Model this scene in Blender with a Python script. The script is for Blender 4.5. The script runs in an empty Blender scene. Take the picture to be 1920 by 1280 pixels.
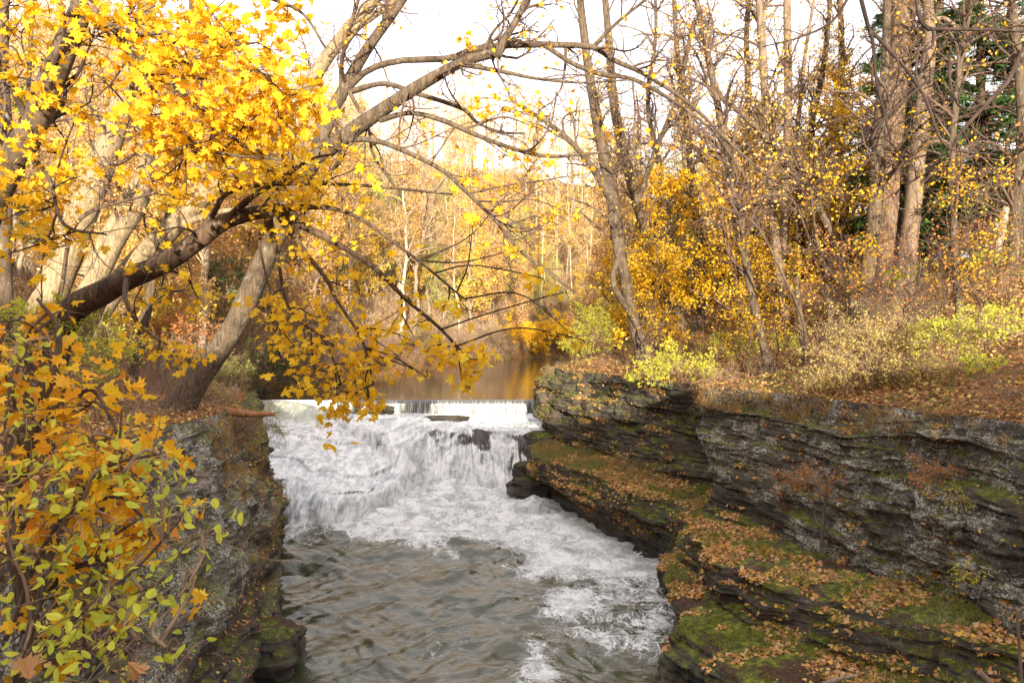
import bpy, math, random
import numpy as np
from mathutils import Vector
# ------------------------------------------------------------------ camera, sky, sun, exposure
C = bpy.context.scene
F = 1480.0; CZ = 9.0; HY = 600.0            # focal length in photo pixels, eye height above the lower water, horizon row
cam = bpy.data.cameras.new('camera'); camo = bpy.data.objects.new('camera', cam)
C.collection.objects.link(camo); C.camera = camo
camo.location = (0, 0, CZ); camo.rotation_euler = (math.radians(90), 0, 0)
cam.sensor_width = 36; cam.lens = 36 * F / 1920; cam.shift_y = -(640 - HY) / 1920
cam.clip_start = .1; cam.clip_end = 3000
SUN_EL, SUN_AZ = 10.5, 4.0                 # degrees; azimuth measured from straight behind the camera towards the right
el, az = math.radians(SUN_EL), math.radians(SUN_AZ)
sdir = Vector((math.sin(az) * math.cos(el), -math.cos(az) * math.cos(el), math.sin(el)))
W = bpy.data.worlds.new("World"); C.world = W; W.use_nodes = True
wn = W.node_tree; bg = wn.nodes['Background']
sky = wn.nodes.new('ShaderNodeTexSky'); sky.sky_type = 'NISHITA'; sky.sun_disc = False
sky.sun_elevation = el; sky.sun_rotation = math.pi - az
sky.air_density = 1.0; sky.dust_density = 6.0; sky.ozone_density = 1.0
cl_t = wn.nodes.new('ShaderNodeTexCoord'); cl_m = wn.nodes.new('ShaderNodeMapping'); cl_m.inputs['Scale'].default_value = (1, 1, 3.5); wn.links.new(cl_t.outputs['Generated'], cl_m.inputs[0])
cl = wn.nodes.new('ShaderNodeTexNoise'); cl.inputs['Scale'].default_value = 2.2; cl.inputs['Detail'].default_value = 6; wn.links.new(cl_m.outputs[0], cl.inputs['Vector'])
cr_ = wn.nodes.new('ShaderNodeMapRange'); cr_.inputs[1].default_value = .3; cr_.inputs[2].default_value = .65; cr_.inputs[3].default_value = .72; cr_.inputs[4].default_value = .95; wn.links.new(cl.outputs[0], cr_.inputs[0])
cm = wn.nodes.new('ShaderNodeMix'); cm.data_type = 'RGBA'; cm.inputs[7].default_value = (5.3, 5.05, 5.2, 1)   # thin bright cloud veil over the blue
wn.links.new(cr_.outputs[0], cm.inputs[0]); wn.links.new(sky.outputs[0], cm.inputs[6]); wn.links.new(cm.outputs[2], bg.inputs[0]); bg.inputs[1].default_value = 0.15
sl = bpy.data.lights.new('sun', 'SUN'); so = bpy.data.objects.new('sun', sl); C.collection.objects.link(so)
sl.energy = 5.0; sl.angle = math.radians(.6); sl.color = (1.0, .90, .72)
so.rotation_euler = sdir.to_track_quat('Z', 'Y').to_euler(); so.location = (20, -40, 60)
C.view_settings.view_transform = 'Standard'; C.view_settings.look = 'None'
C.view_settings.exposure = 1.47; C.view_settings.gamma = 1
C.cycles.max_bounces = 6; C.cycles.diffuse_bounces = 3; C.cycles.glossy_bounces = 3
C.cycles.transmission_bounces = 3; C.cycles.transparent_max_bounces = 6
C.cycles.sample_clamp_indirect = 6; C.cycles.use_denoising = True
RN = np.random.default_rng(7)

# ------------------------------------------------------------------ helpers
def vnoise(x, y, z=0.0, seed=0):
    x, y, z = np.broadcast_arrays(np.asarray(x, float), np.asarray(y, float), np.asarray(z, float))
    xi, yi, zi = np.floor(x).astype(np.int64), np.floor(y).astype(np.int64), np.floor(z).astype(np.int64)
    fx, fy, fz = x - xi, y - yi, z - zi
    fx, fy, fz = fx*fx*(3-2*fx), fy*fy*(3-2*fy), fz*fz*(3-2*fz)
    def h(a, b, c):
        n = (a * 374761393 + b * 668265263 + c * 2147483647 + seed * 1274126177) & 0xffffffff
        n = ((n ^ (n >> 13)) * 1274126177) & 0xffffffff
        n = ((n ^ (n >> 16)) * 2246822519) & 0xffffffff
        return ((n ^ (n >> 15)) & 0xffffff) / 0xffffff
    r = 0
    for dx in (0, 1):
        wx = fx if dx else 1 - fx
        for dy in (0, 1):
            wy = fy if dy else 1 - fy
            for dz in (0, 1):
                wz = fz if dz else 1 - fz
                r = r + wx * wy * wz * h(xi + dx, yi + dy, zi + dz)
    return r * 2 - 1
def fbm(x, y, z=0.0, oct=4, seed=0, gain=.5):
    r = 0; a = 1; t = 0
    for i in range(oct):
        r = r + a * vnoise(x * 2**i + 13.7*i, y * 2**i + 5.1*i, z * 2**i + 9.3*i, seed + i); t += a; a *= gain
    return r / t
def sstep(a, b, x):
    t = np.clip((x - a) / (b - a), 0, 1); return t*t*(3-2*t)
def nrm(v): return v / np.maximum(np.linalg.norm(v, axis=-1, keepdims=True), 1e-9)
def P(px, py, d): return np.array(((px - 960) / F * d, d, CZ - (py - HY) / F * d))

def mesh(name, V, faces, mat, smooth=True, attrs=None):
    """faces: list of (n,k) int arrays"""
    me = bpy.data.meshes.new(name); V = np.asarray(V, np.float32)
    me.vertices.add(len(V)); me.vertices.foreach_set('co', V.ravel())
    faces = [f for f in faces if len(f)]
    loops = np.concatenate([f.ravel() for f in faces]).astype(np.int32)
    tot = np.concatenate([np.full(len(f), f.shape[1]) for f in faces])
    st = np.concatenate(([0], np.cumsum(tot)[:-1])).astype(np.int32)
    me.loops.add(len(loops)); me.loops.foreach_set('vertex_index', loops)
    me.polygons.add(len(st)); me.polygons.foreach_set('loop_start', st)
    me.polygons.foreach_set('use_smooth', np.full(len(st), smooth))
    me.update(calc_edges=True)
    for k, a in (attrs or {}).items():
        at = me.attributes.new(k, 'FLOAT', 'POINT'); at.data.foreach_set('value', np.asarray(a, np.float32).ravel())
    if mat: me.materials.append(mat)
    return me
def link(name, me, parent=None):
    o = bpy.data.objects.new(name, me); C.collection.objects.link(o)
    if parent is not None: o.parent = parent
    return o
def tag(o, label=None, cat=None, group=None, kind=None):
    if label: o['label'] = label
    if cat: o['category'] = cat
    if group: o['group'] = group
    if kind: o['kind'] = kind
    return o
def empty(name, loc, label=None, cat=None, group=None):
    o = bpy.data.objects.new(name, None); C.collection.objects.link(o); o.location = loc
    return tag(o, label, cat, group)
def grid_faces(nu, nv):
    i = np.arange(nu * nv).reshape(nu, nv)
    return np.stack((i[:-1, :-1], i[1:, :-1], i[1:, 1:], i[:-1, 1:]), -1).reshape(-1, 4)

class Tubes:
    def __init__(s): s.g = {}
    def add(s, pts, rad, sides):      # pts (n,3) or (B,n,3)
        pts = np.asarray(pts, float); rad = np.asarray(rad, float)
        if pts.ndim == 2: pts = pts[None]; rad = rad[None]
        if len(pts): s.g.setdefault((pts.shape[1], sides), []).append((pts, rad))
    def build(s, name, mat, origin=(0, 0, 0), bump=0.0):
        VV, FF, off = [], [], 0
        for (n, k), L in s.g.items():
            p = np.concatenate([a for a, _ in L]); r = np.concatenate([b for _, b in L])
            t = np.gradient(p, axis=1); t = nrm(t)
            ref = np.where(np.abs(t[:, :1, 2:3]).repeat(n, 1) > .9, np.array((1., 0.13, 0.)), np.array((0.11, 0., 1.)))
            u = nrm(np.cross(t, ref)); w = np.cross(t, u)
            a = np.arange(k) * 2 * math.pi / k
            rr = r[:, :, None, None]
            if bump: 
                base = p[:, :, None] + 0*a[None, None, :, None]
                m = 1 + bump * fbm(base[..., 0]*3 + np.cos(a)*1.3, base[..., 1]*3 + np.sin(a)*1.3, base[..., 2]*1.5, 3, 5)
                rr = rr * m[..., None]
            v = p[:, :, None] + rr * (np.cos(a)[None, None, :, None] * u[:, :, None] + np.sin(a)[None, None, :, None] * w[:, :, None])
            B = len(p); idx = np.arange(B * n * k).reshape(B, n, k) + off
            nx = np.roll(idx, -1, 2)
            FF.append(np.stack((idx[:, :-1], nx[:, :-1], nx[:, 1:], idx[:, 1:]), -1).reshape(-1, 4))
            if k > 4: FF.append(idx[:, -1].reshape(-1, k))
            VV.append(v.reshape(-1, 3)); off += B * n * k
        return mesh(name, np.concatenate(VV) - np.asarray(origin), FF, mat)

def smooth(pts, n):
    """catmull-rom through rows, n samples"""
    p = np.asarray(pts, float); m = len(p)
    e = np.vstack((2*p[0]-p[1], p, 2*p[-1]-p[-2])); t = np.linspace(0, m-1-1e-6, n); i = t.astype(int); f = (t - i)[:, None]
    a, b, c, d = e[i], e[i+1], e[i+2], e[i+3]
    return .5 * (2*b + (c-a)*f + (2*a-5*b+4*c-d)*f*f + (3*b-a-3*c+d)*f**3)
def trace(rows, n=24, dj=0.0):
    """rows of (px,py,depth,radius px) -> points and radii in metres"""
    q = np.array([list(P(a, b, d)) + [r / F * d] for a, b, d, r in rows]); s = smooth(q, n)
    return s[:, :3], np.maximum(s[:, 3], .002)

def grow(pts, rad, n, tr, ang, L, nseg, wob, up, rs, rng, grav=0.0, minr=.0035, pull=None):
    """n children spread over parents (B,m,3); L=(lo,hi) metres; returns (n,nseg+1,3),(n,nseg+1)"""
    B, m, _ = pts.shape
    ln = np.linalg.norm(np.diff(pts, axis=1), axis=2).sum(1); pi = rng.choice(B, n, p=ln/ln.sum())
    t = rng.uniform(tr[0], tr[1], n); ft = t*(m-1); i = np.minimum(ft.astype(int), m-2); f = (ft-i)[:, None]
    a = pts[pi, i]; b = pts[pi, i+1]; base = a + (b-a)*f; tan = nrm(b-a)
    r0 = (rad[pi, i]*(1-f[:, 0]) + rad[pi, i+1]*f[:, 0])
    perp = rng.normal(size=(n, 3)); perp -= (perp*tan).sum(1, keepdims=True)*tan; perp = nrm(perp)
    th = np.radians(rng.normal(ang[0], ang[1], n))[:, None]
    d = np.cos(th)*tan + np.sin(th)*perp; d[:, 2] += up; d = nrm(d)
    if pull is not None: d = nrm(d + np.asarray(pull))
    Ls = rng.uniform(L[0], L[1], n) * (1.15 - .6*t); st = Ls/nseg
    out = [base]; drift = rng.normal(0, wob*.5, (n, 3))
    for k in range(nseg):
        drift = drift*.7 + rng.normal(0, wob, (n, 3)); d = d + drift; d[:, 2] += up*.18 - grav; d = nrm(d)
        out.append(out[-1] + d*st[:, None])
    pp = np.stack(out, 1); rb = np.maximum(np.minimum(r0*rs, Ls*.022+.002), minr)
    return pp, rb[:, None]*np.linspace(1, .35, nseg+1)[None]

# leaf outlines: right half from stem to tip
MAPLE = np.array([(0,0),(.28,-.13),(.26,.08),(.60,.08),(.42,.28),(.68,.56),(.36,.50),(.20,.58),(.25,.82),(0,1.0)])
OVATE = np.array([(0,0),(.20,.14),(.29,.40),(.20,.72),(0,1.0)])
SIMPLE = np.array([(0,0),(.34,.1),(.42,.55),(.15,.7),(0,1.0)])
def leaves(name, pos, size, mat, shape=MAPLE, rng=RN, droop=.6, origin=(0, 0, 0), nrmv=None, lod=0):
    """leaf blades; droop 0: lie flat on normal nrmv, 1: hang; lod 1: one rhombus per leaf"""
    pos = np.asarray(pos, float); N = len(pos)
    if N == 0: pos = np.zeros((1, 3)); N = 1
    size = np.broadcast_to(np.asarray(size, float), (N,))
    if nrmv is None: nv = rng.normal(0, .75, (N, 3)) + np.array((0, -.15, .75))
    else: nv = nrmv + rng.normal(0, .28, (N, 3))
    nv = nrm(nv); tip = rng.normal(0, 1, (N, 3)); 
    if nrmv is None: tip[:, 2] -= 1.4*droop
    tip = nrm(tip - (tip*nv).sum(1, keepdims=True)*nv); side = np.cross(tip, nv)
    if lod == 1: tpl = np.array([(0, 0, 0), (.42, .5, .06), (0, 1, 0), (-.42, .5, .06)]); F0 = [[0, 1, 2, 3]]
    else:
        h = shape; k = len(h); c = rng.uniform(.05, .35)
        right = np.c_[h, -.30*h[:, 0]]; left = np.c_[-h[1:-1, 0], h[1:-1, 1], -.30*h[1:-1, 0]]
        tpl = np.vstack((right, left)); tpl[:, 2] -= .10*tpl[:, 1]**2
        F0 = [list(range(k)), [0] + [k-1] + list(range(2*k-3, k-1, -1))]
    sx = rng.uniform(.7, 1.15, N); zs = rng.uniform(.1, 2.6, N)*rng.choice([1, 1, 1, -1], N)
    V = pos[:, None] + size[:, None, None]*(tpl[None, :, 0, None]*side[:, None]*sx[:, None, None] + tpl[None, :, 1, None]*tip[:, None] + tpl[None, :, 2, None]*zs[:, None, None]*nv[:, None])
    K = len(tpl); FF = [(np.array(f)[None] + K*np.arange(N)[:, None]) for f in F0]
    return mesh(name, V.reshape(-1, 3) - np.asarray(origin), FF, mat, smooth=False)

# ------------------------------------------------------------------ materials
def newmat(name):
    m = bpy.data.materials.new(name); m.use_nodes = True; nt = m.node_tree
    return m, nt, nt.nodes['Principled BSDF'], nt.nodes['Material Output']
class N:
    def __init__(s, nt): s.nt = nt
    def n(s, typ, props=None, **inp):
        x = s.nt.nodes.new(typ)
        for k, v in (props or {}).items(): setattr(x, k, v)
        for k, v in inp.items(): s.set(x, k, v)
        return x
    def set(s, x, k, v):
        i = x.inputs[int(k[1:])] if k[0] == 'i' and k[1:].isdigit() else x.inputs[k.replace('_', ' ')]
        if isinstance(v, bpy.types.NodeSocket): s.nt.links.new(v, i)
        else: i.default_value = v
    def math(s, op, a, b=0.0, c=0.0, clamp=False):
        x = s.n('ShaderNodeMath', dict(operation=op, use_clamp=clamp)); s.set(x, 'i0', a); s.set(x, 'i1', b); s.set(x, 'i2', c); return x.outputs[0]
    def mapr(s, v, a, b, c=0.0, d=1.0, smooth=True):
        x = s.n('ShaderNodeMapRange', dict(interpolation_type='SMOOTHSTEP' if smooth else 'LINEAR'), Value=v)
        x.inputs[1].default_value = a; x.inputs[2].default_value = b; x.inputs[3].default_value = c; x.inputs[4].default_value = d; return x.outputs[0]
    def mix(s, f, a, b):
        x = s.n('ShaderNodeMix', dict(data_type='RGBA')); s.set(x, 'i0', f)
        for j, v in ((6, a), (7, b)):
            if isinstance(v, bpy.types.NodeSocket): s.nt.links.new(v, x.inputs[j])
            else: x.inputs[j].default_value = (*v, 1)
        return x.outputs[2]
    def noise(s, vec, scale, detail=4, rough=.6, dist=0.0, out=0):
        x = s.n('ShaderNodeTexNoise', Vector=vec, Scale=scale, Detail=detail, Roughness=rough, Distortion=dist); return x.outputs[out]
    def vor(s, vec, scale, feat='F1', out=0):
        x = s.n('ShaderNodeTexVoronoi', dict(feature=feat), Vector=vec, Scale=scale); return x.outputs[out]
    def scale(s, vec, sc):
        x = s.n('ShaderNodeMapping'); s.set(x, 'Vector', vec); x.inputs['Scale'].default_value = sc; return x.outputs[0]
    def ramp(s, f, stops, interp='LINEAR'):
        x = s.n('ShaderNodeValToRGB'); s.nt.links.new(f, x.inputs[0]); cr = x.color_ramp; cr.interpolation = interp
        while len(cr.elements) < len(stops): cr.elements.new(.5)
        for e, (p, c) in zip(cr.elements, stops): e.position = p; e.color = (*c, 1)
        return x.outputs[0]
    def bump(s, h, strength, dist, nrml=None):
        x = s.n('ShaderNodeBump', Strength=strength, Distance=dist); s.nt.links.new(h, x.inputs['Height'])
        if nrml is not None: s.nt.links.new(nrml, x.inputs['Normal'])
        return x.outputs[0]
    def pos(s): return s.n('ShaderNodeNewGeometry').outputs['Position']
    def attr(s, k): return s.n('ShaderNodeAttribute', dict(attribute_name=k)).outputs['Fac']

def leaf_mat(name, cols, trans=.45, rough=.55, objrand=.0):
    m, nt, bs, out = newmat(name); n = N(nt)
    g = n.n('ShaderNodeNewGeometry'); f = g.outputs['Random Per Island']
    if objrand:
        oi = n.n('ShaderNodeObjectInfo').outputs['Random']
        f = n.math('FRACT', n.math('ADD', n.math('MULTIPLY', f, 1-objrand), n.math('MULTIPLY', oi, objrand)))
    k = len(cols); col = n.ramp(f, [(i/(k-1), c) for i, c in enumerate(cols)])
    sp = n.noise(n.n('ShaderNodeTexCoord').outputs['Object'], 22, 3); col = n.mix(n.mapr(sp, .56, .75, 0, .45), col, tuple(x*.45 for x in cols[-1]))
    n.set(bs, 'Base_Color', col); bs.inputs['Roughness'].default_value = rough; bs.inputs['Specular IOR Level'].default_value = .3
    t = n.n('ShaderNodeBsdfTranslucent', Color=col); mx = n.n('ShaderNodeMixShader', Fac=trans)
    nt.links.new(bs.outputs[0], mx.inputs[1]); nt.links.new(t.outputs[0], mx.inputs[2]); nt.links.new(mx.outputs[0], out.inputs[0])
    return m
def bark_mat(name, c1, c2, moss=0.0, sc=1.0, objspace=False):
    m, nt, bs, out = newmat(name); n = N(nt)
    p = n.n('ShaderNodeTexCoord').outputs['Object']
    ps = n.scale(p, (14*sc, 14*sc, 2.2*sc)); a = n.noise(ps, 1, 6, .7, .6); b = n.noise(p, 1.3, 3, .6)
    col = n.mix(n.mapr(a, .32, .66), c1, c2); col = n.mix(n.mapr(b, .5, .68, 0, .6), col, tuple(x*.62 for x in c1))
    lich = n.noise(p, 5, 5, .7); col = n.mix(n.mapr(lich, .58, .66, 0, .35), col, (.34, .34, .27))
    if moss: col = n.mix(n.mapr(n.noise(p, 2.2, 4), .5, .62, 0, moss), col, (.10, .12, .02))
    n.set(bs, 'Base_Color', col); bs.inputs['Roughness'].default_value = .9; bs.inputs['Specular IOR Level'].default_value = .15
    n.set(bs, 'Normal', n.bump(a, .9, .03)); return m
Y1 = [(.80,.46,.015),(.86,.54,.02),(.78,.40,.012),(.85,.60,.04),(.82,.49,.015),(.62,.27,.012)]
M = {}
M['maple'] = leaf_mat('yellow_leaf', Y1, .5)
M['orange'] = leaf_mat('orange_leaf', [(.84,.44,.015),(.86,.52,.02),(.80,.36,.015),(.82,.56,.03),(.60,.22,.015)], .45)
M['gold'] = leaf_mat('golden_leaf', [(.86,.54,.015),(.88,.60,.02),(.84,.46,.015),(.86,.64,.04),(.74,.36,.02)], .5)
M['lime'] = leaf_mat('lime_leaf', [(.42,.44,.04),(.55,.52,.05),(.30,.38,.04),(.66,.58,.06),(.36,.40,.05)], .5)
M['limeb'] = leaf_mat('bright_lime_leaf', [(.52,.55,.05),(.66,.62,.06),(.44,.50,.05),(.74,.66,.08)], .5)
M['olive'] = leaf_mat('olive_leaf', [(.16,.17,.04),(.24,.22,.05),(.12,.14,.035),(.32,.26,.06)], .4)
M['tan'] = leaf_mat('tan_leaf', [(.46,.33,.12),(.56,.42,.13),(.36,.31,.11),(.64,.46,.12)], .4)
M['rust'] = leaf_mat('rust_leaf', [(.42,.16,.05),(.55,.22,.05),(.34,.11,.04),(.60,.32,.10)], .35)
M['far_y'] = leaf_mat('far_yellow_leaf', [(.70,.50,.07),(.76,.60,.10),(.66,.42,.06),(.70,.54,.16)], .4, objrand=.3)
M['far_o'] = leaf_mat('far_orange_leaf', [(.60,.34,.10),(.68,.43,.14),(.52,.25,.08),(.64,.46,.19)], .35, objrand=.3)
M['far_g'] = leaf_mat('far_green_leaf', [(.36,.38,.07),(.48,.48,.09),(.26,.29,.06),(.54,.50,.12)], .35, objrand=.3)
M['needle'] = leaf_mat('pine_needle', [(.06,.13,.035),(.09,.17,.045),(.045,.09,.03),(.13,.20,.05)], .35)
M['hemlock'] = leaf_mat('hemlock_needle', [(.09,.12,.035),(.14,.16,.045),(.06,.085,.03),(.2,.2,.06)], .25)
M['litter'] = leaf_mat('fallen_leaf', [(.30,.13,.055),(.42,.20,.07),(.20,.09,.045),(.58,.36,.14),(.62,.42,.08),(.36,.22,.12),(.46,.19,.06)], .12, .8)
M['litter_pale'] = leaf_mat('pale_fallen_leaf', [(.55,.36,.20),(.62,.44,.20),(.45,.22,.08),(.70,.42,.06),(.40,.18,.07)], .12, .8)
M['big'] = leaf_mat('curled_brown_leaf', [(.34,.17,.05),(.28,.13,.04),(.40,.21,.07)], .2)
M['litter_mix'] = leaf_mat('mixed_fallen_leaf', [(.44,.20,.08),(.60,.40,.20),(.30,.12,.05),(.70,.44,.08),(.18,.08,.04),(.55,.24,.06),(.50,.32,.18)], .12, .8)
M['grass'] = leaf_mat('grass_blade', [(.16,.20,.04),(.26,.26,.06),(.32,.24,.09),(.10,.14,.03)], .3)
M['moss'] = leaf_mat('moss_green', [(.12,.15,.02),(.20,.22,.025),(.28,.27,.03),(.09,.11,.02)], .3)
M['drygrass'] = leaf_mat('dry_grass_blade', [(.36,.20,.08),(.42,.28,.10),(.26,.14,.06),(.46,.32,.12)], .3)
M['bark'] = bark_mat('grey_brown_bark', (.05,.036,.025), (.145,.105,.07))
M['bark_lit'] = bark_mat('sunlit_bark', (.15,.108,.062), (.34,.255,.155))  # lit copy of the bark: the sunlight is put into its paler colour
M['bark_dark'] = bark_mat('dark_bark', (.045,.03,.02), (.13,.085,.055))
M['bark_oak'] = bark_mat('furrowed_bark', (.05,.032,.022), (.22,.145,.095), sc=1.5)
M['bark_pale2'] = bark_mat('smooth_pale_bark', (.12,.082,.056), (.24,.175,.12), sc=.7)
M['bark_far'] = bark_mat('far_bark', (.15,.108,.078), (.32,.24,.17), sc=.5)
M['bark_white'] = bark_mat('whitish_bark', (.28,.225,.165), (.50,.42,.32), sc=.5)
M['twig'] = bark_mat('twig_bark', (.07,.045,.035), (.16,.105,.075))
M['twig_dark'] = bark_mat('dark_twig_bark', (.03,.022,.02), (.08,.05,.04))
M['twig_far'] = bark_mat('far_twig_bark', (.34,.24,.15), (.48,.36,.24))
M['brush'] = bark_mat('brush_twig', (.20,.13,.09), (.34,.23,.15))

def rock_mat(name, lichen=.5, moss=.6, dark=1.0, bias=0.0):
    m, nt, bs, out = newmat(name); n = N(nt); g = n.n('ShaderNodeNewGeometry'); p = g.outputs['Position']; Nz = n.n('ShaderNodeSeparateXYZ', Vector=g.outputs['Normal']).outputs[2]
    Z = n.n('ShaderNodeSeparateXYZ', Vector=p).outputs[2]
    lay = n.noise(n.scale(p, (.9, .9, 11)), 1, 6, .7, .35)
    lay2 = n.noise(n.scale(p, (2.6, 2.6, 34)), 1, 5, .7, .3); big = n.noise(p, .42, 4, .6); fine = n.noise(p, 9, 6, .75)
    c = n.ramp(n.math('ADD', n.math('MULTIPLY', lay, .6), n.math('MULTIPLY', fine, .4)), [(.34, (.006*dark,.005*dark,.004*dark)), (.47, (.026*dark,.020*dark,.013*dark)), (.59, (.085*dark,.064*dark,.041*dark)), (.74, (.22*dark,.175*dark,.12*dark))])
    rust = n.noise(p, .8, 5, .65); c = n.mix(n.mapr(rust, .46, .62, 0, .6), c, (.095, .052, .026))
    blk = n.vor(n.scale(p, (1.1, 1.1, 3.2)), 1, out=1); c2 = n.mix(.5, c, n.n('ShaderNodeHueSaturation', Color=blk, Saturation=.0, Value=.22).outputs[0]); c = n.mix(.45, c, c2)
    # pale lichen in speckled fields
    Yc = n.n('ShaderNodeSeparateXYZ', Vector=p).outputs[1]; field = n.mapr(n.math('ADD', n.noise(p, .33, 3, .5), n.mapr(Yc, 29, 26, -.30, .015+bias)), .50-.10*lichen, .60-.10*lichen)
    field = n.math('MULTIPLY', field, n.mapr(n.noise(n.scale(p, (1, 1, 1.7)), .95, 5, .65), .44, .58, .10, 1))
    sp = n.mapr(n.noise(n.scale(p, (1, 1, 1.9)), 12, 5, .72), .48, .58)
    sp2 = n.mapr(n.noise(n.scale(p, (1, 1, 1.6)), 2.6, 5, .72), .46, .60)
    lf = n.math('MULTIPLY', n.math('MULTIPLY', field, n.math('MAXIMUM', sp, n.math('MULTIPLY', sp2, .8))), lichen*2.2, clamp=True)
    lf = n.math('MULTIPLY', lf, n.mapr(lay2, .36, .48, .25, 1))
    lcol = n.mix(n.mapr(n.noise(p, 24, 2), .45, .58), (.22, .21, .16), (.66, .63, .55))
    c = n.mix(n.math('MULTIPLY', lf, n.mapr(Z, 2.0, 3.2), clamp=True), c, lcol)
    # moss and soil on upward faces
    up = n.mapr(n.math('ADD', Nz, n.math('MULTIPLY', n.math('SUBTRACT', n.noise(p, 1.6, 5, .7), .5), 1.3)), .35, .75)
    mcol = n.ramp(n.noise(p, 5.5, 5, .7), [(.34, (.014,.018,.005)), (.5, (.085,.10,.010)), (.64, (.24,.24,.02))])
    scol = n.ramp(n.noise(p, 13, 5, .7), [(.36, (.02,.012,.008)), (.55, (.07,.036,.018)), (.7, (.19,.09,.035))])
    veg = n.mix(n.mapr(n.noise(p, .9, 3), .50, .60), mcol, scol)
    c = n.mix(n.math('MULTIPLY', up, moss, clamp=True), c, veg)
    wet = n.mapr(n.math('ADD', Z, n.noise(p, 1.2, 3)), .9, 1.7); c = n.mix(wet, n.mix(.55, c, (.022, .013, .010)), c)
    n.set(bs, 'Base_Color', c); n.set(bs, 'Roughness', n.mapr(Z, .2, 1.4, .35, .88)); n.set(bs, 'Specular_IOR_Level', n.mapr(Z, .2, 1.4, .5, .12))
    h = n.math('ADD', n.math('ADD', n.math('MULTIPLY', lay, .5), n.math('MULTIPLY', lay2, .35)), n.math('MULTIPLY', fine, .3))
    n.set(bs, 'Normal', n.bump(h, 1.0, .14)); return m
M['rock'] = rock_mat('shale_rock', .95, .8, 1.25, .02)
M['rock_left'] = rock_mat('lichened_rock', .95, .6, 1.9, .06)
M['rock_dark'] = rock_mat('wet_black_rock', .0, .25, .7)

def ground_mat(name, stops, sc=7):
    m, nt, bs, out = newmat(name); n = N(nt); p = n.pos()
    a = n.noise(p, sc, 7, .75, .3); b = n.noise(p, .5, 4, .6); v = n.vor(p, 9, out=1)
    c = n.ramp(a, stops); c = n.mix(.30, c, n.n('ShaderNodeMix', dict(data_type='RGBA', blend_type='MULTIPLY')).outputs[2]) if False else c
    hv = n.n('ShaderNodeSeparateXYZ', Vector=v).outputs[0]
    c = n.mix(n.mapr(hv, .55, .9, 0, .55), c, (.42, .20, .07)); c = n.mix(n.mapr(b, .52, .66, 0, .5), c, (.09, .09, .025))
    n.set(bs, 'Base_Color', c); bs.inputs['Roughness'].default_value = .95; bs.inputs['Specular IOR Level'].default_value = .1
    n.set(bs, 'Normal', n.bump(n.math('ADD', a, n.math('MULTIPLY', hv, .4)), 1, .08)); return m
M['soil'] = ground_mat('leaf_littered_soil', [(.34, (.035,.022,.012)), (.5, (.13,.07,.032)), (.62, (.29,.16,.065)), (.72, (.42,.27,.12))])
M['unseen_hill'] = ground_mat('leafy_hillside', [(.34, (.10,.05,.025)), (.5, (.28,.14,.07)), (.62, (.46,.26,.13)), (.72, (.58,.38,.18))], 2.2)

def water_mat(name, pool=True):
    """brown water with lacy foam driven by the mesh's foam amount"""
    m, nt, bs, out = newmat(name); n = N(nt); p = n.pos(); am = n.attr('foam')
    wv = n.n('ShaderNodeVectorMath', dict(operation='ADD')); nt.links.new(p, wv.inputs[0])
    dn = n.n('ShaderNodeVectorMath', dict(operation='SCALE')); nt.links.new(n.noise(p, 1.1, 4, .6, out=1), dn.inputs[0]); dn.inputs['Scale'].default_value = 1.5
    nt.links.new(dn.outputs[0], wv.inputs[1]); q = wv.outputs[0]
    e1 = n.vor(n.scale(q, (1, .8, 1)), 2.1, 'DISTANCE_TO_EDGE'); e2 = n.vor(q, 5.5, 'DISTANCE_TO_EDGE')
    l1 = n.mapr(e1, .0, .16, 1, 0); l2 = n.mapr(e2, .0, .22, 1, 0); fn = n.noise(q, 7, 7, .75)
    lace = n.math('ADD', n.math('ADD', n.math('MULTIPLY', l1, .24), n.math('MULTIPLY', l2, .18)), n.math('MULTIPLY', fn, 1.0))
    fo = n.mapr(n.math('ADD', lace, n.math('MULTIPLY', n.math('SUBTRACT', am, .5), 1.9)), .52, .98)
    wat = n.n('ShaderNodeBsdfPrincipled', Base_Color=n.mix(n.mapr(n.noise(p, .35, 3), .4, .6), (.040,.047,.024), (.062,.056,.027)), Roughness=.025)
    wat.inputs['IOR'].default_value = 1.45; wat.inputs['Specular IOR Level'].default_value = .8
    rip = n.noise(n.scale(p, (1.0, 1.8, 1)), 4.2, 3, .55, 2.0)
    n.set(wat, 'Normal', n.bump(rip, .42, .045))
    fcol = n.mix(n.mapr(n.math('ADD', n.math('MULTIPLY', n.noise(q, 9, 6, .7), .5), n.math('MULTIPLY', n.noise(q, 1.6, 5, .6), .5)), .40, .58), (.34, .36, .34), (.78, .79, .79))
    n.set(bs, 'Base_Color', fcol); bs.inputs['Roughness'].default_value = .6
    n.set(bs, 'Normal', n.bump(n.noise(q, 13, 6, .7), .9, .06))
    mx = n.n('ShaderNodeMixShader', Fac=fo); nt.links.new(wat.outputs[0], mx.inputs[1]); nt.links.new(bs.outputs[0], mx.inputs[2]); nt.links.new(mx.outputs[0], out.inputs[0])
    return m
M['water'] = water_mat('river_water')
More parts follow.
